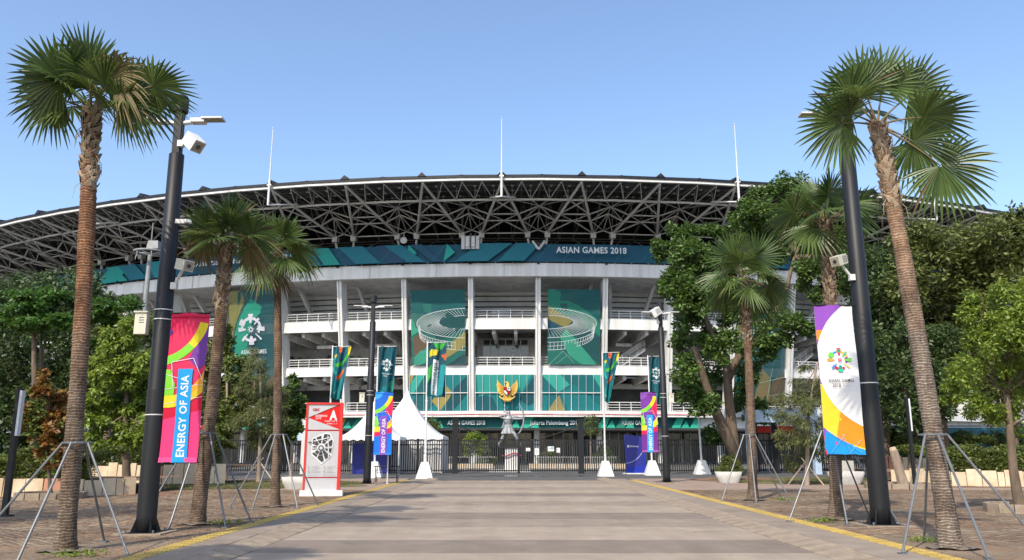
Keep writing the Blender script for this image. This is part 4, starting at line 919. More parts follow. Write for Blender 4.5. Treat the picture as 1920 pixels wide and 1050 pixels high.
# ------------------------------------------------------------------ map totem
t = thing('map_totem', 'grey and red map sign with a big white letter A', 'sign', (-6.84, 29.6, 0), R_(8)); w, h = 1.18, 3.3
b = MB(); b.box((0, .05, .1), (1.5, .62, .2), M['white']); part('base', b, t)
b = MB(); b.box((-.04, .0, .2 + h / 2 - .1), (1.14, .2, h - .22), M['signgrey']); part('panel', b, t)
b = MB(); b.box((-.635, 0, 1.72), (.07, .26, 3.06), M['red']); b.box((.585, 0, 1.72), (.11, .3, 3.06), M['red']); b.box((-.02, 0, 3.27), (1.32, .28, .07), M['red']); part('frame', b, t)
rx = lambda *a: rect(*a)
pr = [([rx(-.6, .2, .53, 3.24)], I('cfcfd1')), ([rx(-.6, .62, .53, .66), rx(-.6, 2.28, .53, 2.33)], I('b3151c')), ([[(-.58, 2.75), (.53, 3.22), (.53, 2.35)]], I('e8231f')), ([seg(-.58, 2.75, .53, 3.24, .03)], I('7a1518')),
      (text('A', .30, 2.86, .28, .34, bold=.06), I('f6f6f6')), (text('GERBANG', -.13, 2.83, .42, .075, bold=.015), I('f6f6f6')), (text('GATE', -.23, 2.74, .2, .065, bold=.02), I('f6f6f6')),
      (text('ZONA 11,10  4', .22, 2.64, .44, .055, bold=.012), I('f6f6f6')), (text('ZONA 1, 2  3', .26, 2.55, .38, .055, bold=.012), I('f6f6f6')),
      (text('G', -.40, 3.05, .09, .10, bold=.03) + text('BK', -.27, 3.05, .15, .10, bold=.03), I('c8202a'))]
Mx, My = -.06, 1.72
outl = [(-.36, .30), (.12, .52), (.28, .50), (.42, .22), (.34, .18), (.36, -.34), (.02, -.62), (-.36, -.28)]
pr += [([[(x + Mx, y + My) for x, y in outl[:4] + [outl[7]]]], I('f2f2f2')), ([[(x + Mx, y + My) for x, y in [outl[3], outl[5], outl[6], outl[7]]]], I('f2f2f2'))]
r_ = random.Random(3)
inner = ccw([(x * .90 + Mx, (y + .02) * .90 + My - .01) for x, y in [outl[0], (.12, .50), (.28, .48), (.42, .22), (.36, -.34), (.02, -.60), (-.36, -.28)]])
for i in range(9):
    a0 = i * 40 + 10 + r_.uniform(-5, 5); a1 = a0 + r_.uniform(27, 34)
    for ra, rb_ in ((.15, .27), (.29, .8)):
        P = [clipc(ccw([(Mx - .02 + px_, My - .02 + py_) for px_, py_ in q]), inner) for q in arc(0, 0, ra, rb_, a0, a1, 3)]; pr.append(([q for q in P if q], I('4a4a4c')))
pr.append(([seg(Mx - .3, My + .2, Mx + .3, My + .34, .03), seg(Mx + .2, My + .4, Mx + .26, My - .4, .03), seg(Mx - .36, My - .05, Mx + .36, My - .03, .03)], I('f2f2f2')))
pr += [([disc(Mx - .02, My - .04, .1, 16)], I('4a4a4c')), ([disc(Mx - .02, My - .04, .06, 14)], I('dcdcdc')), ([rx(-.54, My + .14, -.42, My + .18)], I('4a4a4c'))]
for i in range(9):
    y = 1.02 - i * .042
    for x in (-.48, .06):
        ww = r_.uniform(.16, .34)
        if i not in (2, 6): pr.append(([rx(x + .1, y, x + .1 + ww, y + .009)], I('8d8d8f'))); pr.append(([rx(x - .02, y - .004, x + (.05 if i % 3 else .02), y + .012)], I(['cf4a50', '9a9a9a', '6fae7c'][(i + (x > 0) * 2) % 3])))
b = MB(); printed(pr, 1.13, 3.04, lambda x, y, o: (x, -.104 - o, y), 1, 1, b, .0015, x0=-.6, y0=.2); part('printed_face', b, t)
b = MB(); b.bar((.72, .1, 0), (.72, .1, .75), .02, M['ltgrey']); 

# dark blue board
t = thing('blue_signboard', 'dark blue board with a curved top and white line, before the fence', 'sign', (9.0, 59.3, -.1)); b = MB()
prof = [(-.72, .1), (.68, .1), (.76, 2.55), (.35, 2.68), (-.1, 2.76), (-.82, 2.82)]
b.prism(prof, -.08, .08, M['blue']); part('board', b, t); b = MB(); b.box((0, 0, .05), (1.9, .7, .08), M['white']); part('base', b, t)
b = MB(); lay = [([[(-.72, .1), (.68, .1), (.7, .7), (-.74, .42)]], I('2238b0')), ([[(.45, .5), (.68, .6), (.74, 2.3), (.58, 2.3)]], I('2238b0')), (arc(-.9, 2.3, 1.52, 1.56, -84, 0, 16), I('b8c4e8')), (arc(-.9, 2.3, 1.9, 1.93, -4, 0, 2), I('b8c4e8')), ([seg(.64, 2.3, .75, 2.36, .03)], I('b8c4e8')),
      (text('OCA Family', -.12, 1.98, .62, .11, bold=.035), I('f2f2f6')), ([rect(-.62, 1.9, -.48, 2.06)], I('f2f2f6')), ([rect(-.565, 1.94, -.535, 2.02)], I('1a2270'))]
printed(lay, 1.8, 2.8, lambda x, y, o: (x, -.088 - o, y), 1, 1, b, .003, x0=-.9, y0=.05); part('printed_face', b, t)

# ------------------------------------------------------------------ flags on white poles with concrete feet
def flag_design(k):
    w, h = 1.15, 3.35
    if k == 'emblem':
        return [([rect(0, 0, w, h)], I('1b5b68')), ([[(0, 0), (w, 0), (w, 1.1), (0, .6)]], I('1f7f83')), ([[(0, 3.35), (.5, 3.35), (.2, 2.4), (0, 2.2)]], I('17474f')), ([[(.7, 1.0), (w, 1.4), (w, .2)]], I('2f8f7c'))] + logo(.58, 2.2, .40, 'e6ecec') + \
               [(text('ASIAN GAMES', .58, 1.62, .75, .085, bold=.02), I('e6ecec')), (text('2018', .5, 1.48, .26, .085, bold=.02), I('e6ecec'))]
    L = [([rect(0, 0, w, h)], I('1b6a78')), ([[(0, 0), (w, 0), (w, 1.5), (0, .9)]], I('1a7f82')), (arc(1.5, 3.2, .9, 1.25, 150, 250, 10), I('23485a')), ([[(.35, 3.35), (.6, 3.35), (.62, 3.0), (.42, 2.95)]], I('e8642a')), ([[(0, 2.35), (.25, 2.65), (.3, 2.85), (0, 2.75)]], I('d8c830')),
         (arc(0, 3.2, 1.0, 1.22, -80, -15, 8), I('4fae3c')), ([[(.35, 1.35), (.95, 2.0), (.98, 1.75), (.5, 1.15)]], I('e8642a')), ([[(.95, 3.35), (w, 3.35), (w, 2.8), (1.02, 2.85)]], I('e6d32e')), (arc(.9, 2.2, .75, .95, 150, 230, 6), I('2aa39b')), ([[(.0, .5), (.35, 1.0), (.6, .6), (.3, 0)]], I('2a8f8a'))]
    if k == 'words':
        L = [([rect(0, 0, w, h)], I('24505e')), ([[(.25, 3.35), (w, 3.35), (.7, 2.8)]], I('3fae4a')), ([[(0, 2.4), (.55, 2.6), (.65, 2.95), (.1, 2.9)]], I('d8c830')), ([[(.8, 2.6), (w, 2.2), (w, 2.7)]], I('e8642a')), ([[(.5, 0), (1, .2), (w, 2.0), (.8, 2.0)]], I('1f8f96')), ([[(0, .8), (.3, 1.3), (.3, 2.0), (0, 1.7)]], I('3fae4a')), ([[(0, 0), (.5, 0), (.2, .8)]], I('1a7f82'))]
        L += [([[(.22, .12), (.58, .12), (.68, 2.3), (.34, 2.3)]], I('dfe8ea')), (text('ENERGY OF ASIA', .46, 1.15, 1.95, .2, rot=math.pi / 2 - .03, bold=.02), I('23303a'))]
    else: L += [(text('2018', .35, .42, .3, .1, rot=.9, bold=.02), I('e6ecec'))]
    return L
def flagpole(x, y, kind, label, tw, skew, flag_label):
    t = thing('flagpole', label, 'flagpole', (x, y, -.1), 0, 'white flagpoles on white concrete feet')
    b = MB(); b.box((0, 0, .5), (1.05, 1.05, 1.0), M['white'], taper=.42); part('concrete_foot', b, t)
    b = MB(); b.tube([(0, 0, .9), (0, 0, 4), (-.03, 0, 8.35)], [.065, .06, .04], M['white'], 10); part('pole', b, t)
    b = MB(); b.tube([(-.03, 0, 8.27), (1.15, 0, 8.3)], .022, M['ltgrey'], 6); part('arm', b, t); b = MB()
    for z in (1.3, 2.2, 4.6): b.lathe([(.075, 0), (.08, .05), (.075, .1)], M['white'], 10, (0, 0, z))
    part('clamp', b, t)
    if not kind: return
    f_ = thing('flag', flag_label, 'flag', (x, y, 8.17 - 3.35), 0, 'tall narrow flags on the white poles'); b = MB()
    def fm(a, c, o):
        d = (3.35 - c) / 3.35; ph = a / 1.15
        xx = .03 + a * (1 - tw * d ** .8) + skew * d * ph * .3
        yy = (.05 + .16 * d) * math.sin(ph * 9 + d * 3.5 + x) + .06 * math.sin(ph * 21 + d * 5)
        return (xx, yy - o, c - .05 * ph + .03 * math.sin(ph * 8))
    printed(flag_design(kind), 1.15, 3.35, fm, 14, 12, b, .0016); part('flag_cloth', b, f_, True)
flagpole(-11.6, 51.5, 'pattern', 'white flagpole standing behind the map sign', .30, -.6, 'leftmost teal flag with orange and green shapes, above the map sign')
flagpole(-8.65, 51.5, 'emblem', 'white flagpole beside the blue banner', .1, -.2, 'dark teal flag with white emblem left of the tall tent')
flagpole(-5.25, 49.5, 'words', 'white flagpole in front of the tall tent', .02, -.1, 'teal flag with a white vertical lettered panel')
flagpole(6.25, 54.8, 'pattern', 'white flagpole just right of the gate', .55, -.5, 'narrow folded teal flag with orange and yellow right of the gate')
flagpole(9.75, 57.0, 'emblem', 'white flagpole behind the purple banner', .25, -.2, 'dark teal flag with white emblem near the far right mast')
t = thing('flagpole', 'short white pole with furled flag left of the big forked tree', 'flagpole', (13.75, 59.3, -.1), 0, 'white flagpoles on white concrete feet'); b = MB(); b.box((0, 0, .5), (1.1, 1.1, 1.0), M['white'], taper=.42); part('concrete_foot', b, t)
b = MB(); b.tube([(0, 0, .9), (-.1, 0, 6.0)], [.075, .05], M['white'], 10); part('pole', b, t); b = MB(); b.tube([(-.14, -.05, 6.1), (-.1, -.1, 5.4), (-.15, -.08, 4.6)], [.1, .17, .05], I('dfe4f2'), 7); part('furled_flag', b, t)

# ------------------------------------------------------------------ tents, table
def pagoda(x, y, w, d, eave, peak, label, walls):
    t = thing('pagoda_tent', label, 'tent', (x, y, -.1), 0, 'white peaked tents by the fence'); b = MB(); n = 12; m = 10; vs = []
    for i in range(n + 1):
        s = i / n; q = (1 - s) ; k = q ** 1.75 if True else q
        zz = eave + (peak - eave) * (s ** 1.0) if False else eave + (peak - eave) * (1 - (1 - (1 - q)) ** 1) 
        z = eave + (peak - eave) * (s ** 1.9 * .75 + s * .25); half = max(.03, (1 - s) )
        for e in range(4):
            for j in range(m):
                u = -1 + 2 * j / m; px, py = [(u, -1), (1, u), (-u, 1), (-1, -u)][e]
                sag = .10 * (1 - abs(u)) * s * (1 - s) * 4; vs.append((px * half * w / 2, py * half * d / 2, z - sag))
    N_ = 4 * m; fs = [(i * N_ + k, i * N_ + (k + 1) % N_, (i + 1) * N_ + (k + 1) % N_, (i + 1) * N_ + k) for i in range(n) for k in range(N_)]
    b.add(vs, fs, M['tent']); part('canopy', b, t, True)
    b = MB(); vs = []; fs = []
    K = 64
    for k in range(K):
        e, u = divmod(k, K // 4); u = -1 + 2 * u / (K // 4); px, py = [(u, -1), (1, u), (-u, 1), (-1, -u)][e]; vs += [(px * w / 2 * 1.003, py * d / 2 * 1.003, eave + .01), (px * w / 2 * 1.01, py * d / 2 * 1.01, eave - .2 - .1 * (k % 2))]
    for k in range(K): fs.append((2 * k, 2 * ((k + 1) % K), 2 * ((k + 1) % K) + 1, 2 * k + 1))
    b.add(vs, fs, M['tent']); part('valance', b, t)
    for sx in (-1, 1):
        for sy in (-1, 1): b = MB(); b.box((sx * (w / 2 - .05), sy * (d / 2 - .05), eave / 2), (.09, .09, eave), M['ltgrey']); part('leg', b, t)
    if walls:
        for sgn, ax in ((-1, 0), (1, 0), (-1, 1), (1, 1)):
            b = MB(); P = []; Lw = w if ax == 0 else d
            for i in range(31):
                u = (-.5 + i / 30) * (Lw - .15); o = .05 * math.sin(i * 1.3) + .03 * math.sin(i * 2.9)
                for z in (.05, eave - .1):
                    P.append((u, sgn * (d / 2 - .1) + o, z) if ax == 0 else (sgn * (w / 2 - .1) + o, u, z))
            b.add(P, [(2 * i, 2 * i + 2, 2 * i + 3, 2 * i + 1) for i in range(30)], M['tent']); part('side_wall', b, t, True)
    b = MB(); b.lathe([(.05, 0), (.08, .1), (.02, .35)], M['white'], 8, (0, 0, peak - .05)); part('finial', b, t)
pagoda(-8.35, 64.2, 6.2, 5.4, 2.75, 6.3, 'taller white peaked tent with walls right of the blue banner', True)
pagoda(-10.2, 60.0, 4.4, 4.0, 2.65, 5.3, 'lower white peaked tent between the map sign and blue banner', False)
t = thing('blue_cloth_booth', 'dark blue cloth counter under the lower tent', 'booth', (-10.4, 60.5, -.1)); b = MB(); b.box((0, 0, 1.1), (2.6, 1.2, 2.2), M['blue']); part('cloth_cover', b, t)
t = thing('folding_table', 'black folding table standing by the far left mast', 'table', (-6.35, 41.6, 0)); b = MB(); b.box((0, 0, .80), (1.25, .6, .04), M['black']); part('table_top', b, t)
for sx in (-.54, .54):
    for sy in (-.24, .24): b = MB(); b.box((sx, sy, .39), (.04, .04, .78), M['black']); part('leg', b, t)
b = MB(); b.box((0, -.24, .62), (1.1, .03, .03), M['black']); b.box((0, -.24, .25), (1.1, .03, .03), M['black']); b.box((0, .24, .5), (1.1, .03, .03), M['black']); part('crossbar', b, t)
t = thing('thin_grey_post', 'thin grey post in front of the black folding table', 'post', (-6.1, 40.2, 0)); b = MB(); b.tube([(0, 0, 0), (0, 0, 1.75)], .035, M['ltgrey'], 8); b.box((0, 0, .01), (.12, .12, .02), M['ltgrey']); part('shaft', b, t)

# ------------------------------------------------------------------ archer statue
def skin(name, verts, edges, rad, parent, m, sub=2, root=0):
    me = bpy.data.meshes.new(name); me.from_pydata([tuple(v) for v in verts], edges, []); o = bpy.data.objects.new(name, me); C.objects.link(o)
    me.materials.append(m); md = o.modifiers.new('s', 'SKIN'); md.use_smooth_shade = True
    for i, r in enumerate(rad): me.skin_vertices[0].data[i].radius = (r, r) if not isinstance(r, tuple) else r
    me.skin_vertices[0].data[root].use_root = True
    sd = o.modifiers.new('d', 'SUBSURF'); sd.levels = sd.render_levels = sub
    dg = bpy.context.evaluated_depsgraph_get(); nm = bpy.data.meshes.new_from_object(o.evaluated_get(dg)); bpy.data.objects.remove(o); bpy.data.meshes.remove(me)
    return link(name, nm, parent)
t = thing('archer_statue', 'grey statue of an archer drawing a bow on a white plinth behind the gate', 'statue', (-.3, 66.0, -.1))
b = MB(); b.box((.3, 0, .95), (1.15, 1.1, 1.9), M['white'], taper=.92); b.box((.2, 0, 1.97), (2.2, 1.3, .14), M['black']); b.box((.15, 0, .08), (3.4, 2.4, .16), M['grey_render']); part('plinth', b, t)
b = MB(); 
for i in range(8): b.tube([(-.55 + i * .2, -.68, 1.35 - .12 * math.sin(i * math.pi / 3.5)), (-.35 + i * .2, -.68, 1.35 - .12 * math.sin((i + 1) * math.pi / 3.5))], .05, ink('c8205a'), 6)
part('ribbon', b, t)
B0 = 2.0; hd = B0 + 2.62
V = [(0, 0, B0 + 1.45), (0, 0, B0 + 1.75), (0, 0, B0 + 2.1), (0, 0, B0 + 2.32), (.02, -.03, B0 + 2.5), (.03, -.05, B0 + 2.72),          # pelvis.. head top
     (.18, 0, B0 + 1.38), (.62, -.15, B0 + .8), (.95, -.05, B0 + .12), (1.12, -.22, B0 + .05),                                        # front leg
     (-.18, 0, B0 + 1.38), (-.42, .1, B0 + .75), (-.78, .1, B0 + .12), (-.7, -.12, B0 + .05),
     (.30, -.02, B0 + 2.22), (.72, -.05, B0 + 2.2), (1.12, -.08, B0 + 2.22), (1.22, -.08, B0 + 2.23),                                  # bow arm
     (-.30, 0, B0 + 2.24), (-.72, .02, B0 + 2.42), (-.30, -.18, B0 + 2.5), (-.18, -.2, B0 + 2.52)]
E_ = [(0, 1), (1, 2), (2, 3), (3, 4), (4, 5), (0, 6), (6, 7), (7, 8), (8, 9), (0, 10), (10, 11), (11, 12), (12, 13), (3, 14), (14, 15), (15, 16), (16, 17), (3, 18), (18, 19), (19, 20), (20, 21)]
Rr_ = [.24, .22, .32, .2, .13, .15, .2, .16, .1, .07, .2, .16, .1, .07, .15, .12, .09, .07, .15, .13, .09, .07]
skin('body', V, E_, Rr_, t, M['stonegrey'])
b = MB(); n = 24; prof = [(.27, 1.75), (.3, 1.5), (.38, 1.25), (.46, 1.02)]; vs = []
for i, (r, z) in enumerate(prof):
    for k in range(n):
        a = 2 * math.pi * k / n; q = r * (1 + .10 * i / 3 * (1 if k % 2 else -1)); vs.append((q * math.cos(a) * 1.25, q * math.sin(a) * .8, B0 + z))
b.add(vs, [(i * n + k, i * n + (k + 1) % n, (i + 1) * n + (k + 1) % n, (i + 1) * n + k) for i in range(3) for k in range(n)], M['stonegrey']); part('pleated_skirt', b, t)
b = MB(); b.lathe([(.02, .2), (.13, .16), (.17, .05), (.16, -.04)], M['stonegrey'], 14, (.01, -.02, B0 + 2.66)); b.box((.1, -.19, B0 + 2.58), (.04, .07, .07), M['stonegrey']); b.tube([(-.1, .05, B0 + 2.72), (-.3, .1, B0 + 2.82), (-.42, .1, B0 + 2.72)], [.09, .07, .03], M['stonegrey'], 7); part('headdress', b, t)
b = MB(); b.tube([(.85, -.1, B0 + 3.42), (1.0, -.1, B0 + 3.2), (1.2, -.1, B0 + 2.75), (1.27, -.1, B0 + 2.25), (1.2, -.1, B0 + 1.7), (.98, -.1, B0 + 1.2), (.78, -.1, B0 + .98)], [.04, .055, .07, .075, .07, .055, .04], M['stonegrey'], 8); part('bow', b, t)
b = MB(); b.bar((-.2, -.2, B0 + 2.52), (1.35, -.12, B0 + 2.28), .018, M['stonegrey']); b.tube([(-.25, .2, B0 + 2.3), (-.45, .22, B0 + 1.5)], [.1, .08], M['stonegrey'], 8); part('arrow', b, t)
for sg, c0 in ((1, (1.25, -.1, B0 + 2.25)), (-1, (-.2, -.2, B0 + 2.52))):
    b = MB()
    for i in range(5): b.tube([(c0[0], c0[1], c0[2] + .07 - .035 * i), (c0[0] + .07 * sg, c0[1] - .06, c0[2] + .07 - .035 * i), (c0[0] + .02 * sg, c0[1] - .1, c0[2] + .06 - .035 * i)], [.022, .019, .012], M['stonegrey'], 6)
    part('fingers', b, t)

# ------------------------------------------------------------------ yard behind the fence: kerbs, barriers, portals
def yard_kerb(x0, x1, y, lb):
    t = thing('planter_kerb', lb, 'kerb', (x0, y, -.1)); n = int((x1 - x0) / .9); b = MB(); b.box((0, 0, .22), (.87, .3, .44), M['cream']); me = b.mesh('kerb_block')
    for i in range(n): part('kerb_block', me, t, loc=(i * .9 + .45, 0, 0))
yard_kerb(-9, -1.2, 78, 'low pale kerb of the planting bed seen through the left gate leaf'); yard_kerb(1.6, 13, 78, 'low pale kerb of the planting bed seen through the right gate leaf')
def barrier(x, y, lb, w=2.3):
    t = thing('crowd_barrier', lb, 'barrier', (x, y, -.1), 0, 'metal crowd barriers behind the gate'); b = MB()
    for z in (.2, 1.1): b.bar((0, 0, z), (w, 0, z), .025, M['ltgrey'])
    for i in range(12): b.bar((i * w / 11, 0, .2), (i * w / 11, 0, 1.1), .012, M['ltgrey'])
    part('frame', b, t)
    for xx in (.3, w - .3): b = MB(); b.box((xx, 0, .03), (.06, .6, .05), M['ltgrey']); part('foot', b, t)
for i, (x, y) in enumerate(((-8.6, 73), (-6.2, 73), (-3.8, 73), (2.2, 73), (4.6, 73), (7.0, 73))): barrier(x, y, ['leftmost grey crowd barrier behind the left gate leaf', 'middle grey crowd barrier behind the left gate leaf', 'grey crowd barrier just left of the statue plinth', 'grey crowd barrier just right of the statue plinth', 'middle grey crowd barrier behind the right gate leaf', 'rightmost grey crowd barrier behind the right gate leaf'][i])
def simple(name, label, cat, loc, boxes):
    t = thing(name, label, cat, loc)
    for nm, c, d, m in boxes: b = MB(); b.box(c, d, m); part(nm, b, t)
    return t
simple('white_pillar', 'plain white square pillar behind the left trees', 'pillar', (-22.9, 61.8, -.1), [('shaft', (0, 0, 1.6), (.5, .5, 3.2), M['white']), ('base', (0, 0, .1), (.6, .6, .2), M['render'])])
simple('white_portal', 'white doorway frame just left of the map sign', 'gateway', (-17.3, 60.0, -.1), [('side_panel', (0, 0, 2.1), (.35, .6, 4.2), M['white']), ('side_panel', (2.0, 0, 2.1), (.3, .6, 4.2), M['white']), ('lintel', (1, 0, 4.0), (1.7, .6, .45), M['white']), ('screen', (1.0, .1, 3.0), (1.6, .05, 1.2), M['ltblue'])])
simple('red_canopy', 'red and white striped sign board high behind the left shrubs', 'sign', (-25.4, 62.9, 2.5), [('board', (0, 0, .9), (3.6, .15, .45), M['red']), ('board_strip', (0, -.09, .92), (2.6, .02, .12), M['white']), ('post', (-1.7, .1, -.7), (.1, .1, 3.0), M['black']), ('post', (1.7, .1, -.7), (.1, .1, 3.0), M['black'])])
simple('blue_notice_board', 'dark blue upright board between left fence posts', 'board', (-23.9, 61.6, -.1), [('board', (0, 0, 1.5), (.95, .1, 1.7), M['blue']), ('frame', (0, .06, 1.0), (1.05, .05, 2.0), M['black']), ('text_strip', (0, -.06, 1.95), (.6, .01, .1), M['white'])])
simple('light_blue_portal', 'pale blue portal frame behind the feathery young tree', 'gateway', (20.4, 59.5, -.1), [('lintel', (-.6, 0, 4.15), (5.2, .5, .9), M['ltblue']), ('side_panel', (1.8, 0, 1.8), (.45, .5, 3.7), M['ltblue']), ('side_panel', (-3.0, 0, 1.8), (.45, .5, 3.7), M['ltblue'])])
simple('red_signboard', 'narrow red sign above the fence by the pale blue portal', 'sign', (20.2, 61.5, 2.6), [('board', (-1.1, 0, .55), (1.0, .1, .5), M['red']), ('board', (.5, 0, .55), (1.3, .1, .5), M['red']), ('post', (-1.6, .1, -.9), (.12, .12, 3.4), M['black']), ('post', (1.15, .1, -.9), (.12, .12, 3.4), M['black']), ('post', (-.3, .1, -.6), (.4, .3, 4.2), M['black'])])
simple('white_canopy', 'long white canopy roof behind the right fence', 'canopy', (27, 70, 0), [('roof_edge', (0, 0, 4.7), (17, 5, .8), M['white']), ('pillar', (-6, 1, 2.1), (.5, .5, 4.3), M['render']), ('pillar', (1, 1, 2.1), (.5, .5, 4.3), M['render']), ('pillar', (7, 1, 2.1), (.5, .5, 4.3), M['render'])])
simple('teal_hoarding', 'dark teal hoarding beyond the right planter', 'hoarding', (28.5, 58.5, -.1), [('panel', (0, 0, 1.7), (4.6, .12, 3.2), M['teal']), ('panel', (5.0, 0, 1.7), (4.6, .12, 3.2), M['teal']), ('panel', (10.0, 0, 1.7), (4.6, .12, 3.2), M['teal']), ('cap_rail', (5, 0, 3.4), (15, .2, .1), M['grey'])])
simple('litter_bin', 'grey litter bin left of the right cream planter', 'bin', (20.6, 50.5, 0), [('body', (0, 0, .5), (.75, .6, 1.0), M['potconc']), ('lid', (0, 0, 1.05), (.82, .66, .1), M['black'])])
def chair(x, y, rz, lb):
    t = thing('tall_chair', lb, 'chair', (x, y, 0), rz, 'blue and yellow tall chairs by the right planter'); b = MB(); b.box((0, 0, 1.3), (.5, .5, .06), M['chairblue']); part('seat', b, t); b = MB(); b.box((0, .24, 1.62), (.5, .05, .45), M['chairblue']); part('backrest', b, t)
    for sx in (-.22, .22):
        for sy in (-.22, .22): b = MB(); b.bar((sx, sy, 1.3), (sx * 1.6, sy * 1.6, 0), .03, M['yellow']); part('leg', b, t)
chair(26.4, 52.5, .4, 'left one of the two tall blue and yellow chairs'); chair(28.7, 53.0, -.5, 'right one of the two tall blue and yellow chairs')
# parked dark car behind the left fence
t = thing('parked_car', 'dark parked car half hidden behind the left shrubs', 'car', (-25.5, 57.5, -.1)); b = MB(); K = M['glassdark']; paint = mat('car_paint', (.02, .022, .026), .25, var=.1, coat=1)
b.prism([(-2.2, .35), (2.2, .35), (2.25, .8), (1.3, .95), (-2.0, .98), (-2.25, .8)], -.85, .85, paint); part('body', b, t)
b = MB(); b.prism([(-1.7, .96), (1.1, .95), (.5, 1.42), (-1.2, 1.46)], -.72, .72, K); part('cabin', b, t)
for x in (-1.4, 1.4):
    for y in (-.8, .8): b = MB(); b.tube([(x, y - .1, .32), (x, y + .1, .32)], .32, M['black'], 18); w_ = part('wheel', b, t); b = MB(); b.tube([(x, y - .12, .32), (x, y + .12, .32)], .18, M['ltgrey'], 12); part('rim', b, w_)

# ------------------------------------------------------------------ planters with stone cladding
def planter(label, pts, hts, seed):
    t = thing('stone_planter', label, 'planter', (pts[0][0], pts[0][1], 0), 0, 'planters clad in cream stone slabs'); r = random.Random(seed); ox, oy = pts[0]
    for i in range(len(pts) - 1):
        (x0, y0), (x1, y1) = pts[i], pts[i + 1]; L = math.hypot(x1 - x0, y1 - y0); an = math.atan2(y1 - y0, x1 - x0); s = 0
        while s < L - .12:
            w = min(r.choice((.28, .45, .62, .75)), L - s); h = hts * r.uniform(.9, 1.12); q = s + w / 2
            mm = M['terracotta'] if r.random() < .14 else M['cream']; b = MB(); b.box((0, 0, h / 2 - .02), (w - .025, .12, h), mm, taper=.98)
            part('stone_slab', b, t, loc=(x0 - ox + math.cos(an) * q, y0 - oy + math.sin(an) * q, 0), rot=(r.uniform(-.09, -.02), 0, an), label='terracotta slab' if mm is M['terracotta'] else None)
            s += w
    b = MB(); n = len(pts); b.add([(x - ox, y - oy + .15, hts * .8) for x, y in pts] + [(x - ox, y - oy + 4.5, hts * .9) for x, y in pts[::-1]], [tuple(range(2 * n))], M['soil']); part('planting_soil', b, t)
planter('cream stone planter nearest the left edge of the picture', [(-24, 29.3), (-18.5, 29.0), (-15.2, 29.2), (-13.9, 30.4)], .62, 1)
planter('cream stone planter behind the left bushes, farther back', [(-19.5, 37.8), (-16.5, 37.6), (-13.4, 38.4)], .95, 2)
planter('cream stone planter right of the stump, farther back', [(22.3, 49.5), (24.5, 48.2), (28.4, 48.0), (30, 46)], 1.25, 3)
planter('cream stone planter nearest the right edge of the picture', [(18.4, 39.8), (19.6, 37.6), (22.5, 36.6), (25.8, 36.4)], .72, 4)
def oval_pot(x, y, L, w, h, label, rz=0):
    t = thing('oval_pot', label, 'planter', (x, y, 0), rz, 'oval concrete pots'); b = MB(); n = 28; vs = []
    for q, z in ((.72, 0), (.9, h * .5), (1.0, h), (.9, h), (.86, h * .8)):
        for k in range(n): a = 2 * math.pi * k / n; ca, sa = math.cos(a), math.sin(a); vs.append((math.copysign(abs(ca) ** .7, ca) * L / 2 * q, math.copysign(abs(sa) ** .7, sa) * w / 2 * q, z))
    b.add(vs, [(i * n + k, i * n + (k + 1) % n, (i + 1) * n + (k + 1) % n, (i + 1) * n + k) for i in range(4) for k in range(n)], M['potconc']); b.add(vs[4 * n:], [tuple(range(n))], M['soil']); part('pot', b, t, True)
oval_pot(10.9, 41.3, 1.35, .8, .55, 'oval concrete pot under the small bush beside the forked tree'); oval_pot(16.0, 39.3, 1.9, .9, .6, 'oval concrete pot under the white banner', .25)
oval_pot(-9.0, 34.6, 1.4, .8, .5, 'oval concrete pot left of the map sign'); oval_pot(-16.0, 39.0, 3.2, .9, .6, 'long concrete pot behind the pink banner', .1)
def tree_ring(x, y, r, label, stump=False):
    t = thing('tree_ring', label, 'planter ring', (x, y, 0), 0, 'low round kerbs round the tree pits'); n = 14
    b = MB(); a0, a1 = 0, 2 * math.pi / n - .03; P = []
    for z in (0, .22):
        for rr in (r - .16, r):
            for a in (a0, a1): P.append((rr * math.cos(a), rr * math.sin(a), z))
    b.add(P, [(0, 1, 3, 2), (4, 6, 7, 5), (2, 3, 7, 6), (0, 4, 5, 1), (0, 2, 6, 4), (1, 5, 7, 3)], M['kerb']); me = b.mesh('kerb_segment'); recalc(me)
    for i in range(n): part('kerb_segment', me, t, rot=(0, 0, 2 * math.pi * i / n))
    b = MB(); b.add([((r - .15) * math.cos(i * .4488), (r - .15) * math.sin(i * .4488), .1) for i in range(14)], [tuple(range(14))], M['soil']); part('soil', b, t)
tree_ring(16.85, 35.6, 1.5, 'round kerb about the leaning stump'); tree_ring(13.5, 22.0, .85, 'round kerb at the right edge of the picture'); tree_ring(-15.6, 27.9, 1.1, 'round kerb at the foot of the red leaved shrub'); tree_ring(-15.9, 34.3, 1.2, 'round kerb about the bright green left tree')
t = thing('tree_stump', 'leaning cut tree stump in a round kerb', 'stump', (16.95, 35.6, .1)); b = MB(); b.tube([(0, 0, 0), (-.1, 0, .5), (-.22, 0, 1.15), (-.3, 0, 1.5)], [.24, .2, .19, .17], M['barkpale'], 10); part('trunk', b, t); b = MB(); b.tube([(-.3, 0, 1.49), (-.34, 0, 1.62)], [.15, .13], M['cream'], 9); part('cut_end', b, t)

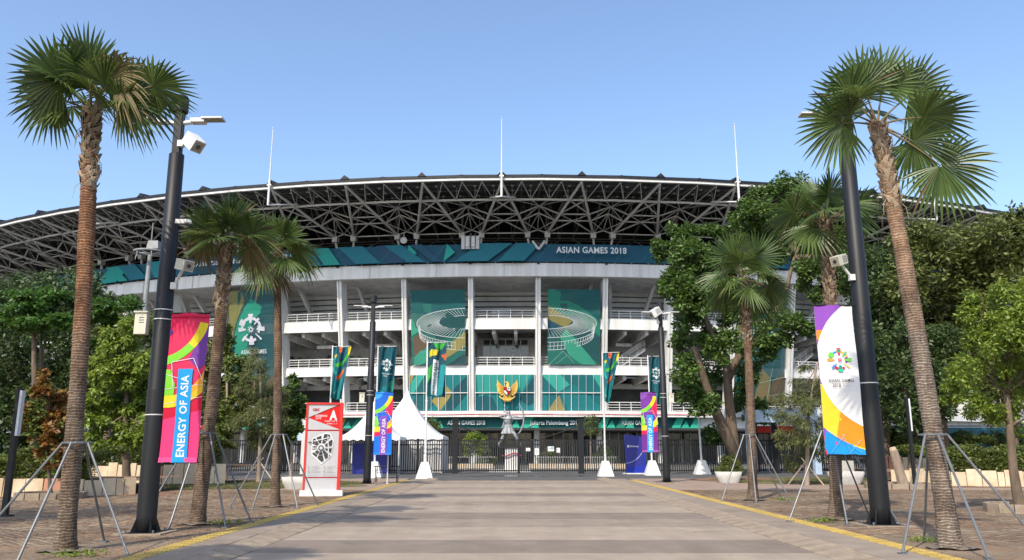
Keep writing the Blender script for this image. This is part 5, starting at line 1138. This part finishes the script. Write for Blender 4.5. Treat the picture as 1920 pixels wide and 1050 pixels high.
# ------------------------------------------------------------------ vegetation
def unit(a): return a / np.maximum(np.linalg.norm(a, axis=1, keepdims=True), 1e-6)
def leaf_quads(P, size, droop=.3, aspect=.45, out=None, seed=0):
    """diamond leaves at the points P"""
    g = np.random.default_rng(seed); n = len(P); s = size * g.uniform(.6, 1.35, (n, 1))
    d = g.normal(0, 1, (n, 3)); d[:, 2] = d[:, 2] * .5 - droop
    if out is not None: d += out * .8
    d = unit(d); nn = g.normal(0, .55, (n, 3)); nn[:, 2] += 1.0
    if out is not None: nn += out * .7
    sd = unit(np.cross(d, nn)); up = np.cross(sd, d)
    Q = np.zeros((n, 4, 3)); Q[:, 0] = P; Q[:, 1] = P + d * s * .5 + sd * s * aspect * .5 - up * s * .06; Q[:, 2] = P + d * s; Q[:, 3] = P + d * s * .5 - sd * s * aspect * .5 - up * s * .06
    return Q
def crown(name, clumps, n, size, m, parent, droop=.3, aspect=.45, seed=0, flat=1.0, org=(0, 0, 0), shell=.6):
    """clumps: (x,y,z,r[,rz]) ; leaves sit mostly on the outside of many small sub-clumps"""
    g = np.random.default_rng(seed); Cn = np.array([c[:4] for c in clumps], float); w = Cn[:, 3] ** 2; w /= w.sum()
    subs = []
    for c in Cn:
        k = max(5, int(14 * (c[3] / 1.0) ** .6)); v = unit(g.normal(0, 1, (k, 3))) * (g.uniform(.25, 1, (k, 1)) ** .5) * c[3]; v[:, 2] *= flat
        subs.append(np.concatenate([c[:3] + v, np.full((k, 1), c[3] * .38)], 1))
    cnt = [len(x) for x in subs]; S2 = np.concatenate(subs); ww = np.repeat(w / np.array(cnt), cnt)
    i = g.choice(len(S2), n, p=ww / ww.sum()); v = unit(g.normal(0, 1, (n, 3))); rr = g.uniform(0, 1, (n, 1)) ** (1 - shell)
    P = S2[i, :3] + v * rr * S2[i, 3:4] * np.array([1, 1, .75 * flat + .1]) - np.array(org)
    Q = leaf_quads(P, size, droop, aspect, v, seed + 1)
    o = link(name, quads_mesh(name, Q, m), parent); return o, S2
def limb(b, p0, p1, r0, r1, m, bend=.15, seed=0, n=6):
    r = random.Random(seed); p0 = Vector(p0); p1 = Vector(p1); L = (p1 - p0).length; o = Vector((r.uniform(-1, 1), r.uniform(-1, 1), r.uniform(.2, 1))) * L * bend; pts = []; rd = []
    for i in range(n + 1):
        t = i / n; pts.append(p0.lerp(p1, t) + o * math.sin(t * math.pi) + Vector((r.uniform(-1, 1), r.uniform(-1, 1), 0)) * L * .015 * (0 < i < n)); rd.append(r0 + (r1 - r0) * t)
    b.tube(pts, rd, m, 8 if r0 > .1 else 5); return pts
def tree(name, label, cat, trunk, clumps, n, size, lm, bm=None, tr=(.3, .15), droop=.3, aspect=.45, seed=0, flat=1.0, group=None, limbs=10, extra=(), shell=.6):
    """trunk: list of world points from the ground; clumps in world coordinates"""
    bm = bm or M['bark']; org = Vector(trunk[0]); t = thing(name, label, cat, org, 0, group); b = MB(); T0 = [Vector(p) - org for p in trunk]; k = len(T0)
    b.tube([T0[0] - Vector((0, 0, .2)), T0[0]] + T0[1:], [tr[0] * 1.35, tr[0] * 1.15] + [tr[0] + (tr[1] - tr[0]) * i / (k - 1) for i in range(1, k)], bm, 12); part('trunk', b, t, True)
    r = random.Random(seed); b = MB(); top = T0[-1]
    for ex in extra: b.tube([Vector(p) - org for p in ex[0]], ex[1], bm, 9)
    cl = sorted(clumps, key=lambda c: -c[3])[:limbs]
    starts = [top] + [Vector(p) - org for ex in extra for p in ex[0][1:]] + T0[max(1, k - 2):]
    for i, c in enumerate(cl):
        q = Vector(c[:3]) - org; s0 = min(starts, key=lambda s: (s - q).length); limb(b, s0, q, tr[1] * .55, .02, bm, .12, seed + i)
        for j in range(3): limb(b, s0.lerp(q, .6), q + Vector((r.uniform(-1, 1), r.uniform(-1, 1), r.uniform(-.6, .8))) * c[3] * .8, tr[1] * .22, .012, bm, .1, seed * 3 + i * 7 + j, 4)
    if b.v: part('limbs', b, t, True)
    crown('crown', clumps, n, size, lm, t, droop, aspect, seed, flat, tuple(org), shell); return t
def px(u, v, Y, rpx, jit=0, rs=None):
    Y2 = Y + (rs.uniform(-jit, jit) if rs else 0); p = at(u, v, Y2); return (p.x, p.y, p.z, rpx * Y2 / 1495)
# big forked tree
rs = random.Random(2)
cl = [(1338, 810, 20), (1395, 745, 26), (1350, 655, 26), (1375, 640, 24), (1475, 352, 32), (1440, 380, 42), (1500, 385, 42), (1408, 405, 36), (1278, 440, 26), (1335, 432, 22), (1242, 465, 22), (1288, 482, 38), (1335, 500, 40), (1385, 478, 45), (1430, 450, 48), (1480, 440, 50), (1532, 435, 45), (1565, 480, 45), (1530, 520, 42), (1595, 515, 35),
      (1268, 545, 30), (1305, 560, 40), (1350, 575, 38), (1290, 598, 30), (1395, 560, 40), (1286, 642, 26), (1325, 640, 30), (1300, 715, 38), (1318, 750, 30), (1285, 690, 24), (1425, 640, 36), (1480, 610, 36), (1405, 700, 24), (1425, 775, 26), (1300, 480, 30), (1250, 520, 24), (1345, 700, 18)]
clr = [px(u, v, 57, r, 3.5, rs) for u, v, r in cl]
tp = [at(1378, 900, 57)] ; tp[0].z = 0
tree('rain_tree', 'big forked tree with broad dark green crown in front of the right facade', 'tree', [tp[0], at(1376, 850, 57), at(1372, 800, 57), at(1366, 740, 57), at(1362, 690, 57)], clr, 85000, .30, M['leaf_rain'], M['bark'], (.46, .27), seed=5, limbs=22, aspect=.5,
     extra=[([at(1385, 870, 56.6), at(1355, 800, 56.5), at(1330, 745, 56.3), at(1318, 700, 56), at(1300, 650, 55.5)], [.42, .38, .33, .25, .17]), ([at(1365, 720, 57), at(1362, 670, 57), at(1340, 640, 56.5), at(1318, 590, 56), at(1300, 540, 56)], [.3, .27, .24, .2, .12]), ([at(1364, 710, 57), at(1390, 660, 57.5), at(1430, 620, 58), at(1470, 560, 58), at(1490, 480, 58)], [.33, .28, .24, .2, .1])])
def region(u0, u1, top, bot, Y, n, rp, jit, seed):
    r = random.Random(seed); out = []
    while len(out) < n:
        u = r.uniform(u0, u1); vt = top(u) + rp * .8; v = vt + (bot - vt) * r.random() ** 1.3; out.append(px(u, v, Y, rp * r.uniform(.6, 1.15), jit, r))
    # make sure the outline is filled
    for i in range(int((u1 - u0) / (rp * .9)) + 1): u = u0 + i * rp * .9; out.append(px(u, top(u) + rp * r.uniform(.6, 1.3), Y, rp * r.uniform(.5, .9), jit * .5, r))
    return out
def bt(label, uc, u0, u1, top, bot, Y, n, rp, jit, cnt, size, lm, seed, tr=(.35, .2), bm=None, **k):
    g = at(uc, 880, Y); g.z = 0; return tree('leafy_tree', label, 'tree', [g, Vector((g.x + .2, g.y, 3)), Vector((g.x - .1, g.y, 6))], region(u0, u1, top, bot, Y, n, rp, jit, seed), cnt, size, lm, bm, tr, seed=seed, limbs=8, group='trees around the stadium forecourt', **k)
bt('dark leafy tree right of the right near mast', 1660, 1612, 1700, lambda u: 470 - (u - 1612) * .35, 790, 50, 40, 40, 3, 20000, .30, M['leaf_dark'], 21)
bt('olive leafy tree with dense rounded top at the right', 1770, 1700, 1835, lambda u: 415 + 12 * math.sin(u * .05), 740, 48, 55, 42, 3.5, 30000, .30, M['leaf_olive'], 22)
bt('tall olive tree at the right edge of the picture', 1900, 1830, 1990, lambda u: 412 - (u - 1830) * .45, 760, 46, 60, 42, 3.5, 30000, .30, M['leaf_olive'], 23)
bt('dark understorey tree hanging low behind the right leaning palm', 1715, 1640, 1800, lambda u: 600 + 10 * math.sin(u * .08), 800, 44, 26, 32, 2, 13000, .26, M['leaf_dark'], 24)
rs = random.Random(9); cl = [px(u, v, 22, r, 1.0, rs) for u, v, r in [(1850, 580, 40), (1900, 560, 45), (1880, 640, 50), (1830, 650, 38), (1800, 690, 35), (1850, 710, 45), (1910, 700, 50), (1780, 740, 24), (1830, 760, 32), (1880, 780, 38), (1930, 620, 60), (1960, 700, 60), (1860, 610, 40), (1940, 780, 40), (1815, 605, 22), (1990, 640, 50)]]
g = Vector((13.5, 22.0, 0)); tree('young_tree', 'bright green young tree at the right edge in a kerb ring', 'tree', [g, at(1900, 880, 22), at(1893, 800, 22), at(1888, 740, 22)], cl, 26000, .115, M['leaf_bright'], M['bark'], (.13, .08), seed=31, limbs=12, droop=.6)
# left side
bt('dark tall tree at the left edge behind the layered tree', 20, -80, 70, lambda u: 512 + 6 * math.sin(u * .1), 860, 52, 50, 45, 4, 24000, .34, M['leaf_dark'], 41)
bt('dark tree with sparse top behind the left leaning palm', 130, 60, 215, lambda u: 505 + 8 * math.sin(u * .07) + max(0, u - 150) * .5, 840, 54, 50, 42, 4, 26000, .34, M['leaf_dark'], 42)
bt('dull green tree behind the instrument mast', 240, 190, 300, lambda u: 585 + 10 * math.sin(u * .07), 820, 50, 22, 32, 3, 11000, .30, M['leaf_olive'], 43, tr=(.2, .12))
def layered(label, u0, pts, Y, seed, cnt):
    r = random.Random(seed); cl = []
    for u, v, hw in pts:
        for i in range(int(hw / 7) + 2): cl.append(px(u + r.uniform(-hw, hw), v + r.uniform(-5, 5) + abs(r.gauss(0, 4)), Y, 20, 1.6, r))
    g = at(u0, 880, Y); g.z = 0; v0 = min(p[1] for p in pts)
    tree('layered_tree', label, 'tree', [g, at(u0, 760, Y), at(u0 - 2, 660, Y), at(u0 - 3, v0 + 12, Y)], cl, cnt, .24, M['leaf_layer'], M['bark'], (.2, .08), seed=seed, flat=.42, limbs=14, extra=[([at(u0 + 8, 780, Y + .5), at(u0 + 12, 690, Y + .5), at(u0 + 10, 600, Y + .5)], [.12, .1, .05])])
layered('tree with flat bright green layers at the left edge', 66, [(62, 548, 50), (50, 572, 30), (70, 590, 55), (45, 600, 25), (105, 600, 30)], 40, 51, 19000)
layered('small tree with two dark flat layers left of the left near mast', 202, [(215, 570, 32), (190, 595, 28), (205, 640, 26)], 40, 52, 9000)
rs = random.Random(4); cl = [px(u, v, 34.2, r, 1.0, rs) for u, v, r in [(215, 640, 30), (245, 620, 26), (190, 690, 32), (230, 700, 38), (270, 680, 30), (180, 750, 30), (215, 765, 38), (255, 760, 38), (285, 730, 28), (200, 810, 26), (240, 815, 32), (275, 800, 28), (295, 780, 24), (175, 790, 20), (235, 660, 30)]]
tree('small_leaf_tree', 'bright green small leaved tree left of the left near mast', 'tree', [Vector((-16.0, 34.2, 0)), at(236, 850, 34.2), at(236, 780, 34.2), at(238, 720, 34.2)], cl, 24000, .19, M['leaf_bright'], M['bark'], (.17, .09), seed=61, droop=.9, limbs=12)
rs = random.Random(8); cl = [px(u, v, 27.9, r, .6, rs) for u, v, r in [(80, 730, 18), (100, 745, 24), (70, 775, 26), (110, 785, 26), (85, 810, 28), (60, 800, 18), (120, 820, 22), (95, 850, 22), (82, 700, 8)]]
tree('red_leaf_shrub', 'red and green leaved shrub behind the nearest left palm', 'shrub', [Vector((-15.6, 27.9, .05)), at(93, 900, 27.9), at(90, 860, 27.9), at(86, 800, 27.9)], cl, 6000, .17, M['leaf_red'], M['bark'], (.07, .04), seed=62, aspect=.7)
crown('green_foliage', cl, 2600, .16, M['leaf_hedge'], bpy.data.objects['red_leaf_shrub'], .3, .6, 63, 1.0, (-15.6, 27.9, .05))
for lb, Y, uc, pts, m, n, sz, asp, dr, seed in (
    ('green tree right of the pink banner beside the palm', 44, 422, [(420, 650, 24), (400, 690, 26), (440, 700, 32), (410, 740, 32), (450, 750, 32), (395, 780, 22), (430, 790, 28), (465, 720, 24), (425, 620, 10), (405, 820, 18)], 'leaf_hedge', 15000, .24, .5, .4, 71),
    ('pale feathery tree behind the third left palm', 40, 485, [(480, 690, 22), (470, 730, 28), (500, 740, 30), (485, 780, 32), (520, 780, 26), (460, 790, 24), (490, 820, 26), (525, 740, 20), (475, 660, 12)], 'leaf_willow', 12000, .22, .16, 1.0, 72),
    ('dark green bushy tree left of the map sign', 46, 545, [(540, 740, 20), (550, 770, 26), (530, 790, 22), (560, 790, 14), (545, 815, 18), (548, 715, 12)], 'leaf_rain', 9000, .24, .5, .4, 73),
    ('pale feathery young tree left of the white banner', 38.5, 1512, [(1505, 730, 22), (1480, 760, 26), (1525, 770, 28), (1500, 800, 28), (1478, 820, 22), (1520, 840, 26), (1490, 860, 20), (1535, 720, 18), (1510, 690, 12), (1540, 810, 20), (1465, 780, 14)], 'leaf_willow', 7000, .24, .14, 1.1, 74)):
    rs = random.Random(seed); cl = [px(u, v, Y, r, 1.2, rs) for u, v, r in pts]; g = at(uc, 900, Y); g.z = 0; vt = min(p[1] for p in pts)
    t = tree('garden_tree', lb, 'tree', [g, at(uc + 2, 850, Y), at(uc + 4, 780, Y), at(uc + (20 if seed == 74 else 3), vt + (-10 if seed == 74 else 30), Y)], cl, n, sz, M[m], M['barkpale'], (.11, .05), seed=seed, aspect=asp, droop=dr, limbs=9)
    if seed in (72, 74):
        s_ = thing('tree_stake', 'crossed wooden stakes at the foot of the ' + ('feathery tree on the left lawn' if seed == 72 else 'feathery tree left of the white banner'), 'stake', g)
        for dx in (-.9, .8): b = MB(); b.bar((dx, 0, 0), (-dx * .2, 0, 1.25), .03, M['barkpale'] if dx < 0 else M['cream']); part('stake', b, s_)
rs = random.Random(77); tree('leafy_tree', 'tall tree beyond the left edge that shades the brick pavement', 'tree', [Vector((-18.5, 11.0, 0)), Vector((-18.4, 11, 2.5)), Vector((-18.2, 11, 4.5))], [(-18.3 + rs.uniform(-4.2, 3.6), 11 + rs.uniform(-4, 4), 7.5 + rs.uniform(-2, 2.5), rs.uniform(1, 1.6)) for _ in range(26)], 20000, .26, M['leaf_rain'], M['bark'], (.3, .2), seed=78)
def hedge(label, pts, h, depth, n, m, seed, size=.12):
    """hedge following the ground points pts"""
    g = np.random.default_rng(seed); P = []; pts = np.array(pts, float); L = len(pts) - 1
    n = int(n * 1.7); i = g.integers(0, L, n); t = g.random(n); base = pts[i] + (pts[i + 1] - pts[i]) * t[:, None]; q = g.random(n); y = q * depth; hh = h * (1 + .16 * np.sin(base[:, 0] * 2.1 + y) + .10 * np.sin(base[:, 0] * 5.3 + 1))
    z = np.where(g.random(n) < .62, hh * g.uniform(.86, 1.04, n), hh * g.random(n)); y = np.where(z < hh * .86, g.uniform(-.1, .25, n), y)
    X = np.stack([base[:, 0] + g.normal(0, .06, n), base[:, 1] + .35 + y, base[:, 2] + z], 1) - pts[0]
    o = link('hedge', quads_mesh('hedge', leaf_quads(X, size, .1, .55, None, seed), m), None, tuple(pts[0])); tag(o, label, 'hedge'); o['kind'] = 'stuff'; return o
hedge('clipped green hedge in the nearest left planter', [(-24, 29.3, .4), (-18.5, 29.0, .4), (-15.2, 29.3, .4)], 1.05, 2.6, 17000, M['leaf_hedge'], 81)
hedge('clipped green hedge in the farther left planter', [(-20.5, 38.2, .7), (-16.5, 37.9, .7), (-13.9, 38.4, .7)], 1.25, 2.6, 15000, M['leaf_hedge'], 82)
hedge('clipped green hedge in the farther right planter', [(22.6, 50, .9), (24.5, 48.6, .9), (30, 48.0, .9), (36, 47, .9)], 1.45, 3.0, 18000, M['leaf_hedge'], 83, .15)
hedge('clipped green hedge in the nearest right planter', [(20, 38.2, .5), (22.5, 37.0, .5), (26.5, 36.6, .5)], 1.05, 4.0, 18000, M['leaf_hedge'], 84, .13)
hedge('dark hedge along the street at the left edge', [(-42, 48, 0), (-33, 50, 0), (-27, 52, 0)], 2.2, 3, 9000, M['leaf_dark'], 85, .25)
for lb, x, y, z, r, n, m, s in (('small fine leaved bush in the oval pot by the forked tree', 10.9, 41.4, .75, .62, 3500, 'leaf_olive', .10), ('small green bush behind the oval pot by the forked tree', 11.6, 43.5, .7, .7, 3000, 'leaf_hedge', .12),
        ('bright green bush seen through the left gate leaf', -3.6, 80, 2.2, 1.5, 3500, 'leaf_bright', .22), ('low green plants behind the right gate leaf', 9.0, 80, .9, 1.3, 3000, 'leaf_rain', .25), ('thin small tree behind the right gate post', 7.6, 79, 3.9, 1.3, 1500, 'leaf_olive', .2),
        ('thin small tree behind the left gate post', -7.9, 80, 3.9, 1.1, 1000, 'leaf_olive', .2), ('low plants behind the statue at the left', -2.5, 79, .9, 1.0, 1500, 'leaf_hedge', .22), ('low plants right of the archer statue', 3.6, 79.5, .9, 1.2, 1800, 'leaf_hedge', .22)):
    t = thing('bush', lb, 'bush', (x, y, 0)); b = MB(); b.tube([(0, 0, 0), (0, 0, z * .6), (.05, 0, z)], [.05, .04, .02], M['barkpale'], 6); part('stem', b, t)
    crown('foliage', [(x, y, z, r * .7), (x - r * .5, y, z - r * .2, r * .5), (x + r * .5, y, z - r * .15, r * .5), (x, y, z + r * .5, r * .45)], n, s, M[m], t, org=(x, y, 0), seed=int(x * 10) % 97)

# ------------------------------------------------------------------ fan palms
def frond_mesh(d, pet, R, roll, droop, dry, seed, wind=0.0):
    r = random.Random(seed); d = Vector(d).normalized(); b = MB(); G_ = Vector((0, 0, -1))
    pts = []; p = Vector((0, 0, 0)); dd = d.copy(); st = pet / 5
    for i in range(6): pts.append(p.copy()); p = p + dd * st; dd = (dd + G_ * (.05 + .06 * droop) + Vector((wind * .06, 0, 0))).normalized()
    b.tube(pts, [.028, .022, .018, .016, .014, .013], M['petiole'], 5); h = pts[-1]; f = dd
    s = f.cross(Vector((0, 0, 1))); s = s.normalized() if s.length > .05 else Vector((1, 0, 0)); n = s.cross(f).normalized()
    q = Matrix.Rotation(roll, 3, f); s = q @ s; n = q @ n
    m = M['palmdry'] if dry else M['palmleaf']; K = 34; span = R_(132)
    for i in range(K):
        a = -span + 2 * span * (i + .5) / K; da = span / K * 1.04
        ln = R * (1 - .22 * (abs(a) / span) ** 2) * r.uniform(.92, 1.05); br = r.random() < (.5 if dry else .05)
        prof = ((.02, 1, 0), (.3, 1, 0), (.55, .98, 0), (.76, .66, 0), (.9, .34, 0), (1.0, .03, 0)); vs = []
        tw = r.uniform(-.04, .04); sag = droop * r.uniform(.75, 1.3) * (1.4 if br else 1)
        for t, wf, _ in prof:
            rad = ln * t; hw = math.tan(da) * min(rad, ln * .56) * wf; aa = a + tw * t * t
            c0 = h + f * (math.cos(aa) * rad) + s * (math.sin(aa) * rad) + n * (-.10 * rad * abs(math.sin(aa)) + .05 * rad)
            c0 = c0 + G_ * (sag * ln * t ** 2.4) + Vector((wind * ln * t * t, 0, 0)); tg = -f * math.sin(aa) + s * math.cos(aa)
            vs += [c0 - tg * hw - n * hw * .28, c0 + n * hw * .28, c0 + tg * hw - n * hw * .28]
        b.add(vs, [(3 * j, 3 * j + 1, 3 * j + 4, 3 * j + 3) for j in range(5)] + [(3 * j + 1, 3 * j + 2, 3 * j + 5, 3 * j + 4) for j in range(5)], m if not br else (M['palmdry'] if r.random() < .5 else m))
    return b.mesh('frond')
def palm(label, base, hub, r0, r1, tm, seed, hero, nrand, R, pet, wind=0, boots=1.3, bare=.0, el=(80, -35)):
    base = Vector(base); hub = Vector(hub) - base; t = thing('fan_palm', label, 'palm tree', base, 0, 'fan palms with props along the driveway'); r = random.Random(seed)
    b = MB(); n = 20; Hh = hub.z; rings = []; z = 0; vs = []; step = .045
    cx = lambda z: hub * (z / Hh) + Vector((math.sin(z / Hh * math.pi) * .06, 0, 0))
    k = int(Hh / step); prof = []
    for i in range(k + 1):
        z = Hh * i / k; q = z / Hh; rr = r0 * (1 + .5 * math.exp(-z / .2)) + (r1 - r0) * q; rr *= 1 + (.04 if i % 3 == 0 else 0) + r.uniform(-.018, .018) + .05 * math.sin(z * 2.3 + seed) * math.sin(z * .9)
        c = cx(z)
        for j in range(n): a = 2 * math.pi * j / n; w = rr * (1 + .02 * math.sin(3 * a + i * .2) + r.uniform(-.01, .01)); vs.append((c.x + w * math.cos(a), c.y + w * math.sin(a), z))
    b.add(vs, [(i * n + j, i * n + (j + 1) % n, (i + 1) * n + (j + 1) % n, (i + 1) * n + j) for i in range(k) for j in range(n)], tm); part('trunk', b, t, True)
    b = MB(); b.add([((.42 + .1 * math.sin(3 * q + seed)) * math.cos(q * .3927), (.36 + .08 * math.sin(5 * q)) * math.sin(q * .3927), .012 + (.03 if q % 3 else .0)) for q in range(16)] + [(0, 0, .06)], [(q, (q + 1) % 16, 16) for q in range(16)], M['paverbed']); part('root_soil', b, t, True)
    b = MB()                         # old leaf bases and fibre under the crown
    for i in range(int(70 * boots)):
        z = Hh - boots * (1 - (i / (70 * boots)) ** .8) ; a = i * 2.4 + r.uniform(-.2, .2); c = cx(z); rr = r1 * .98; w = .075; e = r.uniform(.08, .19)
        o = c + Vector((math.cos(a) * rr, math.sin(a) * rr, 0)); tg = Vector((-math.sin(a), math.cos(a), 0)); rad = Vector((math.cos(a), math.sin(a), 0)); sl = tg * r.choice((-1, 1)) * .10
        b.add([o - tg * w, o + tg * w, o + sl + rad * .022 + Vector((0, 0, e)) + tg * .03, o + sl + rad * .022 + Vector((0, 0, e)) - tg * .03, o + rad * .03 + Vector((0, 0, e * .4))], [(0, 1, 4), (1, 2, 4), (2, 3, 4), (3, 0, 4)], M['fibre'])
    for i in range(26):
        a = r.uniform(0, 6.28); z = Hh - r.uniform(-.1, boots); c = cx(z); o = c + Vector((math.cos(a), math.sin(a), 0)) * r1
        b.tube([o, o + Vector((math.cos(a) * .08, math.sin(a) * .08, -.1)), o + Vector((math.cos(a) * .10, math.sin(a) * .10, -.32))], [.008, .006, .003], M['fibre'], 3)
    part('leaf_bases', b, t, kind='stuff')
    def put(d, pl, RR, roll, droop, dry, sd):
        part('frond', frond_mesh(d, pl, RR, roll, droop, dry, sd, wind), t, True, loc=tuple(hub + Vector(d).normalized() * .08), label='dry brown frond' if dry else None)
    for i, hf in enumerate(hero): put(*hf, seed * 100 + i)
    for i in range(nrand):
        q = (i + .5) / nrand; e = R_(el[0] + (el[1] - el[0]) * q + r.uniform(-8, 8)); a = i * 2.39996 + seed
        put((math.cos(a) * math.cos(e), math.sin(a) * math.cos(e), math.sin(e)), pet * r.uniform(.8, 1.15), R * r.uniform(.85, 1.1), r.uniform(-.7, .7), .10 + .22 * q + r.uniform(0, .1), r.random() < .02 + .12 * (q > .88), seed * 100 + 50 + i)
    return t
def props(label, base, tops, zc, rad, angs, seed):
    t = thing('tree_props', label, 'tree support', base, 0, 'grey pipe props round the palms'); r = random.Random(seed); dx, dy = tops
    for a in angs:
        b = MB(); f = (rad * math.cos(a), rad * math.sin(a), .02); b.tube([f, (dx + .22 * math.cos(a), dy + .22 * math.sin(a), zc)], .021, M['grey'], 8); part('prop', b, t)
        b = MB(); b.box((f[0], f[1], .01), (.12, .12, .02), M['grey']); part('foot_plate', b, t)
    b = MB(); m = 16; b.tube([(dx + .22 * math.cos(i * 2 * math.pi / m), dy + .22 * math.sin(i * 2 * math.pi / m), zc) for i in range(m + 1)], .02, M['grey'], 5); part('collar', b, t)
P1 = Vector((-7.22, 13.5, 0)); h1 = at(170, 268, 13.5)
hero1 = [((-.05, -.25, 1), .62, .98, 1.35, .05, 0), ((-.75, -.1, .8), .7, .95, 1.1, .2, 0), ((-.95, -.2, .45), .6, .85, 1.0, .28, 0), ((.8, .1, .62), .72, .95, -1.0, .25, 0), ((.95, -.1, .5), 1.15, .8, -.5, .12, 0), ((.85, -.25, .2), .6, .8, -1.0, .3, 0), ((.6, -.4, .75), .75, .85, -1.2, .4, 1),
         ((-.45, -.45, .6), .62, .95, .9, .12, 0), ((.25, -.6, .4), .45, .7, -.6, .35, 0)]
palm('tallest left fan palm, nearest to the camera, reddish trunk', P1, at(171, 210, 13.5), .14, .125, M['trunk_a'], 11, hero1, 8, .86, .55, wind=.08, boots=1.5, el=(80, 25))
props('pipe props round the nearest left palm', P1, (.02, 0), 1.72, 1.35, (3.6, 4.75, 5.9, 1.6), 1)
P2 = Vector((-6.95, 18.3, 0)); palm('second left fan palm, right of the pink banner', P2, at(424, 462, 18.4), .15, .125, M['trunk_c'], 12, [((-.6, -.3, .7), .5, .8, .6, .15, 0), ((.9, -.2, .5), .65, .85, -.9, .3, 0), ((.1, -.3, 1), .5, .85, 1.2, .08, 0), ((.8, -.3, 0), .6, .85, -.8, .4, 1)], 13, .74, .48, wind=.03, boots=1.6, el=(80, 0))
props('pipe props round the second left palm', P2, (.02, 0), 1.98, 1.15, (3.5, 4.6, 5.6, .4), 2)
P3 = Vector((-6.85, 23.9, 0)); palm('third left fan palm, slender trunk left of the map sign', P3, at(519, 478, 23.9), .125, .105, M['trunk_c'], 13, [((-.2, -.3, 1), .5, .9, 1.2, .1, 0), ((.8, -.3, .2), .7, .95, -.8, .45, 0), ((.5, -.4, .9), .5, .9, -.9, .15, 0)], 13, .82, .55, wind=.0, boots=.5, el=(78, -40))
props('pipe props round the third left palm', P3, (.0, 0), 2.05, 1.25, (3.6, 4.5, 5.5, .5), 3)
Q1 = Vector((7.3, 13.9, 0)); hq = at(1645, 235, 13.9)
hero2 = [((-.35, -.2, 1), .65, .85, .9, .08, 0), ((.15, -.1, 1), .7, .9, -1.25, .06, 0), ((.7, -.1, .75), .75, .95, -1.2, .15, 0), ((.95, -.1, .25), .75, .95, -.7, .18, 0), ((.75, -.1, -.35), .62, .85, -.9, .3, 0), ((.92, -.1, -.62), 1.25, .95, -1.15, .22, 0), ((-1, -.1, .12), .62, .95, 1.3, .14, 0), ((-.65, -.1, .75), .6, .85, .9, .12, 0), ((-.9, -.2, .4), .5, .6, .8, .2, 0)]
palm('tallest right fan palm, nearest to the camera, leaning trunk', Q1, hq, .16, .13, M['trunk_b'], 14, hero2, 2, .85, .6, wind=.02, boots=1.7, el=(60, 20))
props('pipe props round the nearest right palm', Q1, (-.1, 0), 1.86, 1.35, (3.7, 4.6, 5.8, 1.4), 4)
Q2 = Vector((7.62, 19.5, 0)); palm('right fan palm behind the white banner', Q2, at(1549, 415, 19.5), .15, .12, M['trunk_c'], 15, [((-.9, -.3, .25), .9, .9, .9, .2, 0), ((0, -.3, 1), .55, .95, 1.2, .05, 0), ((.9, .1, .5), .8, .95, -.9, .2, 0)], 12, .84, .6, boots=2.6, el=(80, -25))
props('pipe props round the palm behind the white banner', Q2, (0, 0), 2.05, 1.35, (3.5, 4.5, 5.6, .6), 5)
Q3 = Vector((7.85, 26.9, 0)); palm('farthest right fan palm, in front of the forked tree', Q3, at(1394, 525, 26.9), .15, .125, M['trunk_c'], 16, [((-.4, -.3, .9), .8, 1.1, .9, .08, 0), ((.4, -.3, .9), .8, 1.1, -.9, .08, 0), ((-.9, -.3, -.3), .8, 1.0, .9, .4, 0), ((.9, -.3, -.2), .8, 1.0, -.9, .4, 0)], 13, .95, .72, boots=2.2, el=(80, -45))
props('pipe props round the farthest right palm', Q3, (0, 0), 2.1, 1.3, (3.6, 4.5, 5.5, .5), 6)
P0_ = Vector((-7.4, 7.0, 0)); palm('fan palm beyond the left edge that shades the kerb', P0_, (-7.4, 7.0, 6.6), .21, .16, M['trunk_a'], 17, [], 18, .95, .65, boots=1.2, el=(80, -40))

# leaf litter, weeds at the trunks
def scatter(name, boxes, n, size, m, seed, z=.008):
    g = np.random.default_rng(seed); P = []
    for (x0, y0, x1, y1), k in boxes: P.append(np.stack([g.uniform(x0, x1, k), g.uniform(y0, y1, k), np.full(k, z)], 1))
    P = np.concatenate(P); n = len(P); a = g.uniform(0, 6.28, n); s = size * g.uniform(.4, 1.3, n); d = np.stack([np.cos(a), np.sin(a), g.uniform(0, .15, n)], 1) * s[:, None]; e = np.stack([-np.sin(a), np.cos(a), g.uniform(0, .1, n)], 1) * s[:, None] * .4
    Q = np.stack([P - d * .5, P + e * .5, P + d * .5, P - e * .5], 1); o = link(name, quads_mesh(name, Q, m)); o['kind'] = 'stuff'; o['label'] = 'small dry leaves scattered on the ground'; return o
scatter('leaf_litter', [((-22, 13, -5.9, 34), 1500), ((6.9, 13, 24, 36), 1300), ((-20, 28, -12, 34), 800)], 0, .07, M['leaf_litter'], 5, .012)
scatter('road_litter', [((-4.4, 11, 5.0, 44), 130)], 0, .05, M['leaf_litter'], 6, ROAD_Z + .012)
for i, (x, y, lb) in enumerate(((-6.4, 18.4, 'weeds beside the second left palm'), (7.1, 18.9, 'weeds beside the palm behind the white banner'), (7.35, 14.9, 'weeds behind the nearest right palm'), (8.9, 26.9, 'weeds right of the farthest right palm'), (-6.7, 12.9, 'weeds at the foot of the nearest left palm'))):
    g = np.random.default_rng(i); P = np.stack([x + g.normal(0, .22, 160), y + g.normal(0, .12, 160), g.uniform(0, .07, 160)], 1) - np.array([x, y, 0])
    o = link('weeds', quads_mesh('weeds', leaf_quads(P, .07, -.3, .4, None, i), M['leaf_bright']), None, (x, y, 0)); tag(o, lb, 'weeds'); o['kind'] = 'stuff'
